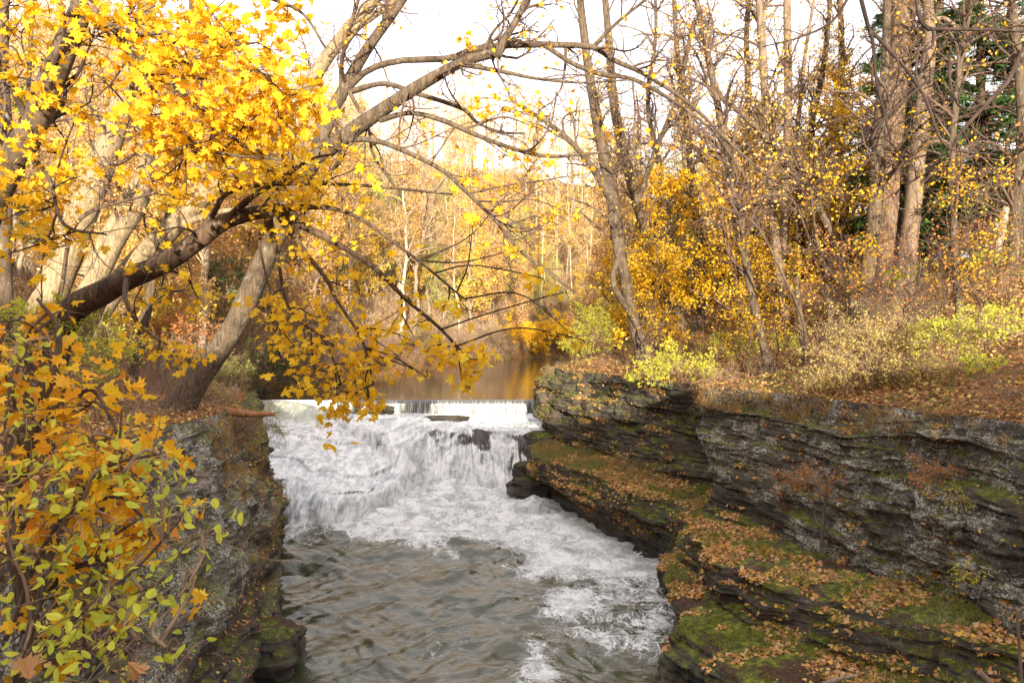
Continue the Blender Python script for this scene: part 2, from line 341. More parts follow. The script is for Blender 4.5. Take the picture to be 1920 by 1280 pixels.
def falls_mat():
    m, nt, bs, out = newmat('white_water'); n = N(nt); p = n.pos(); thin = n.attr('thin'); fx = n.attr('fx'); fs = n.attr('fs')
    cv = n.n('ShaderNodeCombineXYZ', X=fx, Y=fs, Z=0.0).outputs[0]
    st = n.noise(n.scale(cv, (5, .8, 1)), 1, 6, .66, 1.4); st2 = n.noise(n.scale(cv, (17, 2.6, 1)), 1, 4, .7, 1.4); blob = n.noise(n.scale(p, (1, .5, 1)), 1.5, 6, .68, 1.2)
    v = n.math('ADD', n.math('ADD', n.math('MULTIPLY', st, .45), n.math('MULTIPLY', st2, .27)), n.math('MULTIPLY', blob, .38))
    fo = n.mapr(n.math('SUBTRACT', v, n.math('MULTIPLY', thin, .40)), .27, .43)
    rock = n.ramp(st2, [(.35, (.018,.015,.013)), (.65, (.10,.09,.08))])
    wc = n.mix(n.mapr(n.math('ADD', n.math('MULTIPLY', blob, .6), n.math('MULTIPLY', st, .4)), .40, .60), (.40, .43, .44), (.82, .83, .83));  # grey shading of the white water put into its colour
    g = n.attr('green'); wc = n.mix(n.math('MULTIPLY', g, n.mapr(st, .35, .6)), wc, (.36, .37, .22))
    n.set(bs, 'Base_Color', n.mix(fo, rock, wc)); n.set(bs, 'Roughness', n.mapr(fo, 0, 1, .18, .6))
    n.set(bs, 'Normal', n.bump(v, .8, .15)); return m
M['falls'] = falls_mat()
def pool_mat():
    m, nt, bs, out = newmat('calm_river_water'); n = N(nt); p = n.pos()
    bs.inputs['Base Color'].default_value = (.045, .034, .018, 1); bs.inputs['Roughness'].default_value = .06; bs.inputs['IOR'].default_value = 1.33
    bs.inputs['Specular IOR Level'].default_value = 1.0
    r = n.noise(n.scale(p, (.55, 2.2, 1)), 1.5, 5, .6, .5); r2 = n.noise(n.scale(p, (2, 7, 1)), 1.6, 3, .6)
    n.set(bs, 'Normal', n.bump(n.math('ADD', r, n.math('MULTIPLY', r2, .3)), .14, .04)); return m
M['pool'] = pool_mat()
def plain(name, col, rough=.8, metal=0.0, noise=0.0):
    m, nt, bs, out = newmat(name); n = N(nt)
    c = n.mix(n.mapr(n.noise(n.pos(), 4, 5, .7), .35, .65), col, tuple(x*(1-noise) for x in col)); n.set(bs, 'Base_Color', c)
    bs.inputs['Roughness'].default_value = rough; bs.inputs['Metallic'].default_value = metal; return m
M['concrete'] = plain('dark_wet_concrete', (.09,.085,.075), .4, 0, .5)
M['wire'] = plain('black_wire', (.012,.012,.014), .5)

# ------------------------------------------------------------------ plan of the gorge (metres; camera at 0,0,9, lower water z=0)
ZR = [-1.2, 0.0, 1.2, 1.5, 2.5, 2.62, 5.0, 6.5]
RST = [ # upstream -> downstream; xy at each level of ZR
 [(2.2,56)]*2 + [(2.2,56),(2.2,56),(2.2,56),(2.4,56),(2.6,56),(3.0,56)],
 [(1.9,50)]*2 + [(1.8,50),(1.7,50),(1.6,50),(1.7,50),(1.8,50),(2.3,50)],
 [(1.5,44)]*2 + [(1.4,43.8),(1.4,43.5),(1.5,43.5),(1.6,45),(1.6,45),(2.2,44.6)],
 [(1.5,40)]*2 + [(1.4,39.8),(1.1,39.2),(1.0,38.9),(1.8,42),(1.9,42.4),(2.6,42)],
 [(3.8,33)]*2 + [(3.5,33),(2.9,33.4),(3.2,33.9),(4.3,35.6),(4.5,36.2),(4.7,36)],
 [(5.6,28.6)]*2 + [(5.2,28.5),(4.8,28.8),(5.0,29.3),(6.3,30.6),(6.8,31.2),(6.6,31.3)],
 [(5.6,27.3)]*2 + [(5.3,27.1),(5.3,27.1),(5.9,27.6),(7.6,28.8),(7.9,28.8),(7.6,28.8)],
 [(5.2,25.2)]*2 + [(5.0,25.1),(5.3,25.1),(5.5,25.0),(6.4,26.0),(6.3,26.0),(6.45,26.2)],
 [(4.5,22.2)]*2 + [(4.7,22.0),(5.5,22.4),(5.5,22.2),(8.2,23.1),(8.3,23.1),(8.45,23.3)],
 [(4.0,19.5)]*2 + [(4.5,19.4),(5.9,19.8),(6.2,19.6),(9.1,20.2),(9.3,20.3),(9.5,20.5)],
 [(4.4,16.7)]*2 + [(5.3,16.7),(8.2,16.9),(8.6,17.1),(9.8,17.8),(10.1,18),(10.3,18.3)],
 [(6.6,14)]*2 + [(8.0,14.2),(9.3,14.8),(9.7,15.0),(10.2,15.2),(10.7,15.2),(11.1,15.8)],
 [(7.2,9)]*2 + [(8.2,9.2),(9.4,9.4),(10.4,9.8),(10.8,10),(11.3,10.4),(11.8,11)],
 [(6,-2)]*2 + [(7,-2),(8.4,-2),(9.6,-2),(10.6,-1.6),(11.4,-1),(13.6,0)],
 [(6,-20)]*2 + [(7,-20),(8.4,-20),(9.6,-20),(10.6,-20),(11.4,-20),(13.6,-20)]]
ZL = [-1.2, 0.0, 1.5, 3.0, 4.5, 5.2]
LST = [ # same for the left wall, last level is the rim (its own height below)
 [(-17.2,56)]*6, [(-16.2,50)]*5 + [(-16.8,50)],
 [(-14.0,44)]*5 + [(-14.8,44)],
 [(-12.0,38)]*3 + [(-12.3,38),(-12.6,37.6),(-12.9,37.2)],
 [(-10.3,33.3)]*2 + [(-10.2,33),(-10.1,32.6),(-10.3,32),(-10.5,31.5)],
 [(-9.1,29.6)]*2 + [(-8.9,29.5),(-9.0,29),(-9.6,28),(-9.8,27.4)],
 [(-7.9,26.1)]*2 + [(-7.9,26.2),(-8.2,26),(-8.8,25.4),(-8.9,24.8)],
 [(-6.7,22.6)]*2 + [(-7.0,22.6),(-7.3,22.4),(-7.6,22),(-8.1,21.6)],
 [(-6.3,19.9)]*2 + [(-6.5,19.6),(-6.7,19.2),(-7.3,19),(-8.1,19)],
 [(-6.2,16)]*2 + [(-6.4,16),(-6.5,15.9),(-7.0,15.7),(-7.8,15.5)],
 [(-4.6,10)]*2 + [(-4.8,10),(-5.0,10),(-5.4,10),(-5.9,10)],
 [(-2.9,6)]*2 + [(-3.0,6),(-3.2,6),(-3.4,6),(-3.8,6)],
 [(-1.6,3)]*2 + [(-1.7,3),(-1.9,3),(-2.1,3),(-2.4,3)],
 [(-1.2,-1)]*2 + [(-1.3,-1),(-1.4,-1),(-1.6,-1),(-1.8,-1)],
 [(-1.2,-20)]*2 + [(-1.3,-20),(-1.4,-20),(-1.6,-20),(-1.8,-20)]]
ZRIM_L = [4.6, 4.5, 4.8, 5.0, 5.3, 5.8, 6.2, 6.4, 6.5, 6.6, 6.9, 7.2, 7.4, 7.6, 7.8]
ZRIM_R = [5.2, 5.9, 6.3, 6.4, 6.5, 6.5, 6.65, 6.8, 6.8, 6.8, 6.8, 6.8, 6.9, 7.0, 7.2]
def cliff(name, ST, ZV, rim, side, mat, seed):
    ns = len(ST); q = np.array(ST, float)                                   # ns, nl, 2
    z = np.array([[*ZV[:-1], r] for r in rim])[:, :, None]; q = np.concatenate((q, z), 2)
    # rows along the wall
    mid = q[:, 3, :2]; seg = np.linalg.norm(np.diff(mid, axis=0), axis=1); cum = np.r_[0, np.cumsum(seg)]
    u = []
    for i in range(ns-1):
        y = min(q[i, 0, 1], q[i+1, 0, 1]); st = .055 if 8 < y < 32 else (.09 if y >= 32 else .4)
        u.append(np.linspace(i, i+1, max(2, int(seg[i]/st)), endpoint=False))
    u = np.append(np.concatenate(u), ns-1); 
    e = np.concatenate((2*q[:1]-q[1:2], q, 2*q[-1:]-q[-2:-1])); i = np.minimum(u.astype(int), ns-2); f = (u-i)[:, None, None]
    a, b, c, d = e[i], e[i+1], e[i+2], e[i+3]; cr = .5*(2*b+(c-a)*f+(2*a-5*b+4*c-d)*f*f+(3*b-a-3*c+d)*f**3)
    cr = .6*(b+(c-b)*f) + .4*cr
    rows = []
    for l in range(len(ZV)-1):
        w = np.linalg.norm(cr[:, l+1]-cr[:, l], axis=1).max(); k = max(2, int(w/.045)); t = np.linspace(0, 1, k, endpoint=(l == len(ZV)-2))[None, :, None]
        rows.append(cr[:, l:l+1]*(1-t) + cr[:, l+1:l+2]*t)
    V = np.concatenate(rows, 1); nu, nv = V.shape[:2]; s = np.interp(u, np.arange(ns), cum)[:, None] + 0*V[..., 2]
    tx = np.gradient(.5*(V[:, nv//3, 0]+V[:, nv//5, 0])); ty = np.gradient(.5*(V[:, nv//3, 1]+V[:, nv//5, 1])); K = 15
    ker = np.ones(K)/K; tx = np.convolve(np.pad(tx, K//2, 'edge'), ker, 'valid'); ty = np.convolve(np.pad(ty, K//2, 'edge'), ker, 'valid')
    nn = nrm(np.stack((ty, -tx), 1))*side; zz = V[..., 2]
    zw = zz + .18*vnoise(s*.25, zz*.3, 0, seed) + .03*vnoise(s*1.7, zz, 0, seed+1)
    def layers(h, sl, sd):
        L = zw/h; k = np.floor(L); f = L-k; g = sstep(.0, .16, f)
        A = vnoise(s*sl, k*7.31, 0, sd); B = vnoise(s*sl, (k-1)*7.31, 0, sd); return B*(1-g)+A*g
    blocks = layers(.86, .30, seed+3); blocks = np.round(blocks*3)/3*.6 + blocks*.4
    disp = .40*blocks + .17*layers(.29, .8, seed+4) + .06*layers(.075, 2.6, seed+5) + .30*fbm(s*.33, zz*.4, 0, 4, seed+6) + .07*fbm(s*3, zz*5, 0, 3, seed+7)
    def joints(h, w, sd):
        L = np.floor(zw/h); off = 9.7*vnoise(L*3.3, 0*L, 0, sd)*3; c = (s+off+.25*vnoise(s*1.5, zz*1.5, 0, sd+2))/w; k = np.floor(c); f = sstep(0, .07, c-k); q_ = lambda a: vnoise(a*5.17+.5, L*3.91+.5, 0, sd+1); return q_(k-1)*(1-f)+q_(k)*f
    disp = disp + .24*joints(.86, 1.9, seed+11) + .11*joints(.29, .9, seed+13)
    fade = sstep(0, .9, rim[0]*0 + (np.array(rim)[0]*0+cr[:, -1, 2][:, None]) - zz)*.75+.25
    disp = disp*fade
    V[..., 0] += nn[:, None, 0]*disp; V[..., 1] += nn[:, None, 1]*disp
    V[..., 2] += .07*fbm(s*.9, V[..., 0]*.8, V[..., 1]*.8, 4, seed+9)*fade
    return V.reshape(-1, 3), nu, nv, V[:, -1].copy()

VR, nuR, nvR, rimR = cliff('r', RST, ZR, ZRIM_R, -1, None, 10)
VL, nuL, nvL, rimL = cliff('l', LST, ZL, ZRIM_L, 1, None, 40)
fR, fL = grid_faces(nuR, nvR), grid_faces(nuL, nvL)[:, ::-1]
def orient(V, f, sx):
    a, b, c = V[f[:, 0]], V[f[:, 1]], V[f[:, 2]]; n = np.cross(b-a, c-a)
    return f if (n[:, 0]*sx).sum() > 0 else f[:, ::-1]
fR = orient(VR, fR, -1); fL = orient(VL, fL, 1)
tag(link('cliff', mesh('cliff_right', VR, [fR], M['rock'])), kind='structure')
tag(link('cliff', mesh('cliff_left', VL, [fL], M['rock_left'])), kind='structure')

# ------------------------------------------------------------------ banks and hills
def rs(poly, n):
    poly = np.asarray(poly, float); s = np.r_[0, np.cumsum(np.linalg.norm(np.diff(poly[:, :2], axis=0), axis=1))]
    t = np.linspace(0, s[-1], n); return np.stack([np.interp(t, s, poly[:, k]) for k in range(poly.shape[1])], 1)
RUP = [(140,150,4.0),(60,124,4.0),(28,108,4),(15,92,4),(9,76,4.2),(5,62,4.8)]
LUP = [(140,172,4.0),(70,140,4.0),(30,124,4),(8,113,3.95),(-1,103,3.95),(-4,92,3.95),(-8,82,3.95),(-12.5,71,3.95),(-15,62,4.0)]
EDR = np.vstack((RUP, rimR[2:])); EDL = np.vstack((LUP, rimL[2:]))
def near(x, y, ed, step=6):
    ed = ed[::1] if len(ed) < 60 else np.vstack((ed[:9], ed[9::step], ed[-1:]))
    ed = rs(ed, 420); x = np.asarray(x, float); sh = x.shape; X = x.ravel(); Y = np.asarray(y, float).ravel()
    d = np.empty(len(X)); z = np.empty(len(X))
    for i in range(0, len(X), 20000):
        dd = (X[i:i+20000, None]-ed[None, :, 0])**2 + (Y[i:i+20000, None]-ed[None, :, 1])**2
        w = np.exp(-(dd - dd.min(1, keepdims=True))/ .6); d[i:i+20000] = np.sqrt(dd.min(1)); z[i:i+20000] = (w*ed[None, :, 2]).sum(1)/w.sum(1)
    return d.reshape(sh), z.reshape(sh)
def gz_right(x, y):
    d, z = near(x, y, EDR); rise = .22*np.minimum(d, 4.5) + .58*np.clip(d-4.5, 0, 6.8) + .03*np.maximum(d-11.3, 0)
    rise = rise*np.where(np.asarray(y) > 60, .8, 1.0)
    return z + rise + .22*fbm(x*.5, y*.5, 0, 4, 3)*np.minimum(d, 1.5)
def gz_left(x, y):
    x = np.asarray(x, float); y = np.asarray(y, float)
    d, z = near(x, y, EDL); cap = np.clip(64 - .55*np.maximum(x-5, 0), 20, 64)
    h = np.maximum(d-3, 0)*.74; h = cap*(1-np.exp(-h/cap)); far = sstep(54, 66, y)
    near_r = .25*np.minimum(d, 3)*(1-far) + far*(1.2*sstep(0, 1.6, d) + .3*np.minimum(d, 3))
    return z + near_r + h + .3*fbm(x*.3, y*.3, 0, 5, 4)*np.minimum(d, 2.5) + 2.0*fbm(x*.05, y*.05, 0, 2, 8)*sstep(6, 25, d)
def bank(name, rimpts, extra, dirf, gz, es, mat, seed):
    B = np.vstack((extra, rimpts[2:])); n = len(B); up = rs(extra + [tuple(rimpts[2])], 160)
    B = np.vstack((up[:-1], rimpts[2:])); dv = nrm(np.array([dirf(p) for p in B]))
    X = B[:, None, 0] + es[None]*dv[:, None, 0]; Y = B[:, None, 1] + es[None]*dv[:, None, 1]
    Z = gz(X, Y); w = sstep(0, .5, es)[None]; Z = np.where(es[None] < .5, B[:, None, 2]*(1-w)+Z*w, Z)
    Z[:, 0] = B[:, 2]; X[:, 0] = B[:, 0]; Y[:, 0] = B[:, 1]
    # a skirt down into the rock so no gap shows
    V = np.stack((X, Y, Z), -1); sk = V[:, :1].copy(); sk[..., 2] -= .6; sk[..., 0] += .25*dv[:, None, 0]; sk[..., 1] += .25*dv[:, None, 1]; V = np.concatenate((sk, V), 1)
    f = grid_faces(V.shape[0], V.shape[1]); V = V.reshape(-1, 3); a, b, c = V[f[:, 0]], V[f[:, 1]], V[f[:, 2]]
    if np.cross(b-a, c-a)[:, 2].sum() < 0: f = f[:, ::-1]
    return V, f
esR = np.r_[np.linspace(0, 14, 90), np.geomspace(14.5, 900, 40)]
esL = np.r_[np.linspace(0, 12, 60), np.geomspace(12.4, 400, 100)]
def dL(p):
    t = float(sstep(50, 110, p[1])); a = math.pi*(1-.0)*(1) - t*math.pi*.42; return (math.cos(a), math.sin(a))
VRB, fRB = bank('rb', rimR, RUP, lambda p: (1, .25 - .5*float(sstep(10, -10, p[1]))), gz_right, esR, None, 1)
VLB, fLB = bank('lb', rimL, LUP, dL, gz_left, esL, None, 2)
tag(link('bank', mesh('bank_right', VRB, [fRB], M['soil'])), kind='structure')
tag(link('hillside', mesh('hillside_left', VLB, [fLB], M['soil'])), kind='structure')
# unseen bare ridge added behind the camera to cast shade into the gorge
x = np.linspace(-160, 260, 120); y = np.linspace(-260, -18, 70); X, Y = np.meshgrid(x, y, indexing='ij')
crest = 20.3 + 1.0*fbm(X*.05, 0*X, 0, 3, 77); Z = -3 + (crest+3)*sstep(-18, -44, Y) + 1.0*fbm(X*.1, Y*.1, 0, 3, 5)
Vr = np.stack((X, Y, Z), -1).reshape(-1, 3); fr = orient(Vr, grid_faces(120, 70), 0)
tag(link('unseen_hill', mesh('unseen_hill', Vr, [grid_faces(120, 70)], M['soil'])), kind='structure')

# ------------------------------------------------------------------ water
def falls_surface(X, Y):
    xs = [-17, -10.2, -9, -8, -7.2, -6.4, -5.6, -4.8, -3, -1, .5, 2.5]
    lip = np.interp(X, xs, [36, 35.2, 35.3, 35.4, 36.3, 38.6, 42.5, 46.0, 45.4, 43.9, 42.3, 41.3])
    bas = np.interp(X, xs, [34, 33.5, 33.2, 33.2, 34.2, 36.0, 38.6, 42.6, 43.2, 41.8, 40.2, 39.3])
    lz = np.interp(X, xs, [2.2, 2.1, 2.15, 2.1, 2.0, 2.0, 2.3, 2.6, 2.75, 2.85, 2.95, 3.0])
    wob = .35*fbm(X*.9, Y*.3, 0, 3, 60); lip = lip + wob; bas = bas + wob*.5
    up = np.clip((Y-lip)/(49.8-lip), 0, 1); u = np.clip((lip-Y)/(lip-bas), 0, 1)
    stepn = .28*sstep(.38, .46, up)*(X < -4)*sstep(-4, -6, X)
    above = lz + (3.12-lz-.28*sstep(-4, -6, X))*up**.8 + stepn
    face = lz*(1 - np.where(X < -6, .45*u**1.1+.55*u**3, u**1.7)) ; z = np.where(Y >= lip, above, face)
    s = np.where(Y >= lip, (Y-lip), -(u*lz*1.2)); return z, u, up, s, lip, bas
nx, ny = 400, 420
x = np.linspace(-17.2, 2.3, nx); y = np.r_[np.linspace(32.8, 47.5, 350, endpoint=False), np.linspace(47.5, 50.05, ny-350)]
X, Y = np.meshgrid(x, y, indexing='ij'); z, u, up, s, lip, bas = falls_surface(X, Y)
green = sstep(-10.6, -11.6, X)*sstep(45.5, 48.5, Y)                          # smooth chute left of the dam
z = z*(1-green) + (3.1+.83*sstep(46.5, 49.9, Y)-.25*(1-sstep(45.5, 47, Y)))*green
turb = fbm(X*1.25, s*.55 + Y*.2, z*.5, 5, 61); fine = fbm(X*6, Y*1.8, z*1.5, 4, 62)
xp_ = np.interp(Y, [36, 38, 41, 44, 47, 50], [-3.6, -4.2, -6.2, -8.4, -10.2, -11.5]) + .5*fbm(Y*.4, 0*Y, 0, 2, 68); zp_ = np.interp(Y, [37, 38.5, 41, 43.5, 46, 48.5, 50.1], [-.1, .45, 1.35, 2.0, 2.6, 2.95, 3.1])
val = zp_ + .10 + np.where(X > xp_, 1.15*(X-xp_), .30*(xp_-X)); hh = np.clip(.5+.5*(val-z)/.35, 0, 1); z = val*(1-hh)+z*hh-.35*hh*(1-hh)
tier = .22*(np.floor(up*3.2+.8*fbm(X*.35, Y*.1, 0, 3, 64))-up*3.2)*(up > 0)*sstep(.9, .7, up); z = z + .6*tier
slope_ = np.clip(-np.gradient(z, axis=0)/np.gradient(X, axis=0)*0 + np.abs(np.gradient(z, axis=0)/np.gradient(X, axis=0)), 0, 2)*(hh < .6); strand = fbm(X*4.5, s*.9, 0, 4, 63)
inface = sstep(0, .1, u)*sstep(1, .85, u)
rocky = sstep(.0, .28, fbm(X*.55, s*.5+3, 0, 4, 66))                         # where the sheet is thin over rock
lobe = sstep(-5.5, -7, X); right = sstep(-5.4, -4.2, X)
thin = np.clip(inface*(.46*lobe + .84*right)*(.30+.9*rocky) + .35*right*sstep(.12, .02, up)*(1-inface)*(up > 0), 0, 1)
thin = np.maximum(thin, .36*sstep(.5, 1.1, slope_)*(.4+.6*rocky))
thin = np.maximum(thin, inface*sstep(-.6, .5, X)*.95*sstep(-.2, .15, strand))
thin = np.maximum(thin, .75*sstep(-9.6, -10.4, X)*inface); thin = thin*sstep(1, .72, u*1.0+.0*(X > 0))
mound = sstep(.45, 1.0, u)*(1-sstep(-.3, .8, X))
amp = (.20 + .22*mound)*(1-green*.95)*sstep(50.05, 49.3, Y)
z = z + amp*turb + .06*fine*(1-green) + .10*strand*inface + np.where(u > .6, .12*mound*(1+turb), 0)
z = np.where((Y < bas), np.minimum(z, -.12+.1*turb), z)
Vf = np.stack((X + inface*.08*turb, Y - inface*(.22*strand + .30*fbm(X*.8, z*.8, 0, 3, 67)), z), -1).reshape(-1, 3)
wf = link('waterfall', mesh('waterfall', Vf, [grid_faces(nx, ny)], M['falls'], attrs=dict(thin=thin, fx=X, fs=s, green=green)))
tag(wf, kind='structure')
# lower river
nx, ny = 420, 700
x = np.linspace(-11.6, 7.2, nx); y = np.r_[np.geomspace(8, 47, ny)]
X, Y = np.meshgrid(x, y, indexing='ij'); _, u, up, s, lip, bas = falls_surface(X, Y)
db = bas - Y; side = X - np.interp(Y, [12, 20, 27, 33, 40], [-1, -1.2, -1.6, -3.5, -4])
yf = np.interp(X, [-10, -7, -5, -3, -1, 1, 3, 5], [33.0, 32.7, 32.3, 31.8, 31.2, 30.2, 28.5, 26]); foam = sstep(-1.6, 1.6, Y-yf + 1.2*fbm(X*.5, Y*.5, 0, 3, 69))
tail = sstep(-1.5, 4.0, side)*sstep(26, 4, db)*.46 + sstep(-2.0, 4.0, side)*.42
foam = np.maximum(foam*1.0, tail); foam = np.maximum(foam, .34*sstep(-7, -1, Y-yf)); foam = np.maximum(foam, (.28+.40*sstep(.05, .45, fbm(X*1.1+.3*Y, Y*.16, 0, 3, 81)))*sstep(-9, -2, X))
foam = np.clip(foam*.88 + .42*fbm(X*.6, Y*.6, 0, 4, 70) + .16*fbm(X*1.2, Y*1.2, 0, 3, 71), .05, 1.15)
lq = sstep(1.0, -5, X)*sstep(32, 26, Y); foam = foam*(1-lq*.9)
rd = lambda a: 1-np.abs(a)
wx = X + .9*fbm(X*.4, Y*.4, 0, 3, 72); wy = Y + .9*fbm(X*.4+9, Y*.4, 0, 3, 73)
w = 0*X; r8 = np.random.default_rng(88)
for lam in np.geomspace(.28, 3.2, 44):                                   # crossing wave trains, bent by the currents
    th = r8.normal(math.pi/2, .62); kx, ky = math.cos(th)*6.283/lam, math.sin(th)*6.283/lam; ph = r8.uniform(0, 6.28)
    env = .5+.9*np.clip(vnoise(X/(lam*2.2)+r8.uniform(0, 99), Y/(lam*2.2), 0, int(lam*1000)), -.4, 1); q = np.sin(kx*wx+ky*wy+ph)
    w = w + lam**.80*.0165*env*(q+.35*q*q)
tur = sstep(11, 1, db); w = w*(1+.9*tur) + .16*tur*fbm(X*1.1, Y*1.1, 0, 4, 78)*sstep(-9, -5, X)
w = w + .05*foam*rd(fbm(wx*2.4, wy*2.4, 0, 4, 79)) + .14*foam*sstep(26, 31, Y)*fbm(wx*1.3, wy*1.8, 0, 3, 80)
Vw = np.stack((X, Y, w), -1).reshape(-1, 3)
tag(link('river', mesh('river_lower', Vw, [grid_faces(nx, ny)], M['water'], attrs=dict(foam=foam))), kind='structure')
Vb = np.array([(-14, -20, -.05), (12, -20, -.05), (12, 8.05, -.05), (-14, 8.05, -.05)])
tag(link('river', mesh('river_below', Vb, [np.array([[0, 1, 2, 3]])], M['pool'])), kind='structure')
# upper river behind the dam
Vp = np.array([(-30, 50.2, 3.93), (12, 50.2, 3.93), (170, 150, 3.93), (170, 190, 3.93), (-30, 190, 3.93)])
tag(link('river', mesh('river_upper', Vp, [np.array([[0, 1, 2, 3, 4]])], M['pool'])), kind='structure')
# low dam with its overflowing curtain
dam = empty('dam', (-4.5, 50, 3.0), 'low straight concrete dam across the river above the waterfall', 'dam')
def box(V0, V1):
    a, b = np.array(V0, float), np.array(V1, float); v = np.array([[(a, b)[i][0], (a, b)[j][1], (a, b)[k][2]] for i in (0, 1) for j in (0, 1) for k in (0, 1)])
    return v, np.array([[0,1,3,2],[4,6,7,5],[0,4,5,1],[2,3,7,6],[0,2,6,4],[1,5,7,3]])
def part_box(name, V0, V1, mat, parent, org):
    v, f = box(V0, V1); o = link(name, mesh(name, v-np.array(org), [f], mat, smooth=False), parent); return o
org = (-4.5, 50, 3.0)
part_box('wall', (-11.4, 50.1, 2.0), (2.2, 50.55, 3.90), M['concrete'], dam, org)
def curtain(x0, x1, seed, zb):
    n, k = int((x1-x0)/.035), 26; xx = np.linspace(x0, x1, n); t = np.linspace(0, 1, k); XX, T = np.meshgrid(xx, t, indexing='ij')
    st = fbm(XX*7, T*.5, 0, 3, seed); ZZ = 3.945 - (3.945-zb)*np.clip(T-.15, 0, 1)/.85; YY = 50.35 - .42*sstep(0, .35, T) - .10*T - .06*st*T
    v = np.stack((XX, YY, ZZ), -1).reshape(-1, 3)
    sd = np.clip(.55 + .25*vnoise(XX*.6, 0*XX, 0, seed), 0, 1)*sstep(.02, .3, T)
    return mesh('curtain', v-np.array(org), [grid_faces(n, k)], M['curtain'], attrs=dict(fx=XX, fs=T, thin=sd))
m, nt, bs, out = newmat('falling_sheet_water'); n_ = N(nt); fx = n_.attr('fx'); fs = n_.attr('fs')
cv = n_.n('ShaderNodeCombineXYZ', X=fx, Y=fs, Z=0.0).outputs[0]; st = n_.noise(n_.scale(cv, (9, .7, 1)), 1, 4, .6, .2); st2 = n_.noise(n_.scale(cv, (26, 1.5, 1)), 1, 3, .6)
v_ = n_.math('ADD', n_.math('MULTIPLY', st, .6), n_.math('MULTIPLY', st2, .4)); fo = n_.math('MULTIPLY', n_.mapr(v_, .47, .66), n_.mapr(fs, .10, .45))
n_.set(bs, 'Base_Color', n_.mix(fo, (.07, .068, .06), (.62, .64, .64))); bs.inputs['Roughness'].default_value = .25; n_.set(bs, 'Normal', n_.bump(v_, .6, .05)); M['curtain'] = m
link('water_curtain', curtain(-8.2, 2.2, 80, 3.0), dam); link('water_curtain', curtain(-11.3, -9.2, 84, 3.15), dam)

# ------------------------------------------------------------------ rocks by the falls
def rock(name, c, s, seed, mat, label, cat='rock', group=None, rz=0.0):
    n, k = 90, 60; a = np.linspace(0, 2*math.pi, n, endpoint=False); b = np.linspace(-math.pi/2, math.pi/2, k)
    A, B = np.meshgrid(a, b, indexing='ij'); sp = lambda v, p: np.sign(v)*np.abs(v)**p
    X = sp(np.cos(B), .55)*sp(np.cos(A), .7); Y = sp(np.cos(B), .55)*sp(np.sin(A), .7); Z = sp(np.sin(B), .6)
    st = np.floor(Z*4+.6*vnoise(X, Y, 0, seed)); d = 1+.24*fbm(X*1.3, Y*1.3, Z*1.3+seed, 5, seed)+.22*vnoise(st*3.7, np.round(A*1.1)*2.1, 0, seed)
    x, y, z = X*d*s[0], Y*d*s[1], Z*(1+.1*fbm(X*2, Y*2, Z, 3, seed))*s[2]; x, y = x*math.cos(rz)-y*math.sin(rz), x*math.sin(rz)+y*math.cos(rz)
    f = np.arange(n*k).reshape(n, k); fx = np.roll(f, -1, 0); F_ = np.stack((f[:, :-1], fx[:, :-1], fx[:, 1:], f[:, 1:]), -1).reshape(-1, 4)
    o = link(name, mesh(name, np.stack((x, y, z), -1).reshape(-1, 3), [F_], mat)); o.location = c; tag(o, label, cat, group); return o
rock('boulder', P(716, 775, 49.6) - np.array((0, 0, .1)), (.75, .5, .6), 3, M['rock_dark'], 'dark boulder beside the left end of the water curtain of the dam')
rock('boulder', (.6, 40.2, 1.3), (.55, .6, .5), 5, M['rock_dark'], 'black rounded boulder with water trickling round it at the right end of the falls')
rock('boulder', (1.3, 40.0, .5), (1.3, 1.1, .75), 6, M['rock_dark'], 'broad dark slab of rock at the foot of the falls on the right')
rock('boulder', (1.5, 42.0, 2.2), (.95, 1.0, .9), 7, M['rock'], 'brown boulder sprinkled with leaves just right of the falls lip')
rock('boulder', (-11.0, 35.4, 1.0), (.7, 1.5, .7), 8, M['rock_dark'], 'dark wet layered rock at the left edge of the lower falls')
rock('boulder', (-6.3, 20.6, .3), (.8, .9, .8), 9, M['rock'], 'mossy rounded boulder at the foot of the left cliff')
rock('boulder', (-4.0, 48.4, 3.0), (1.3, .3, .16), 12, M['rock_dark'], 'thin dark rock showing through the foam below the dam')

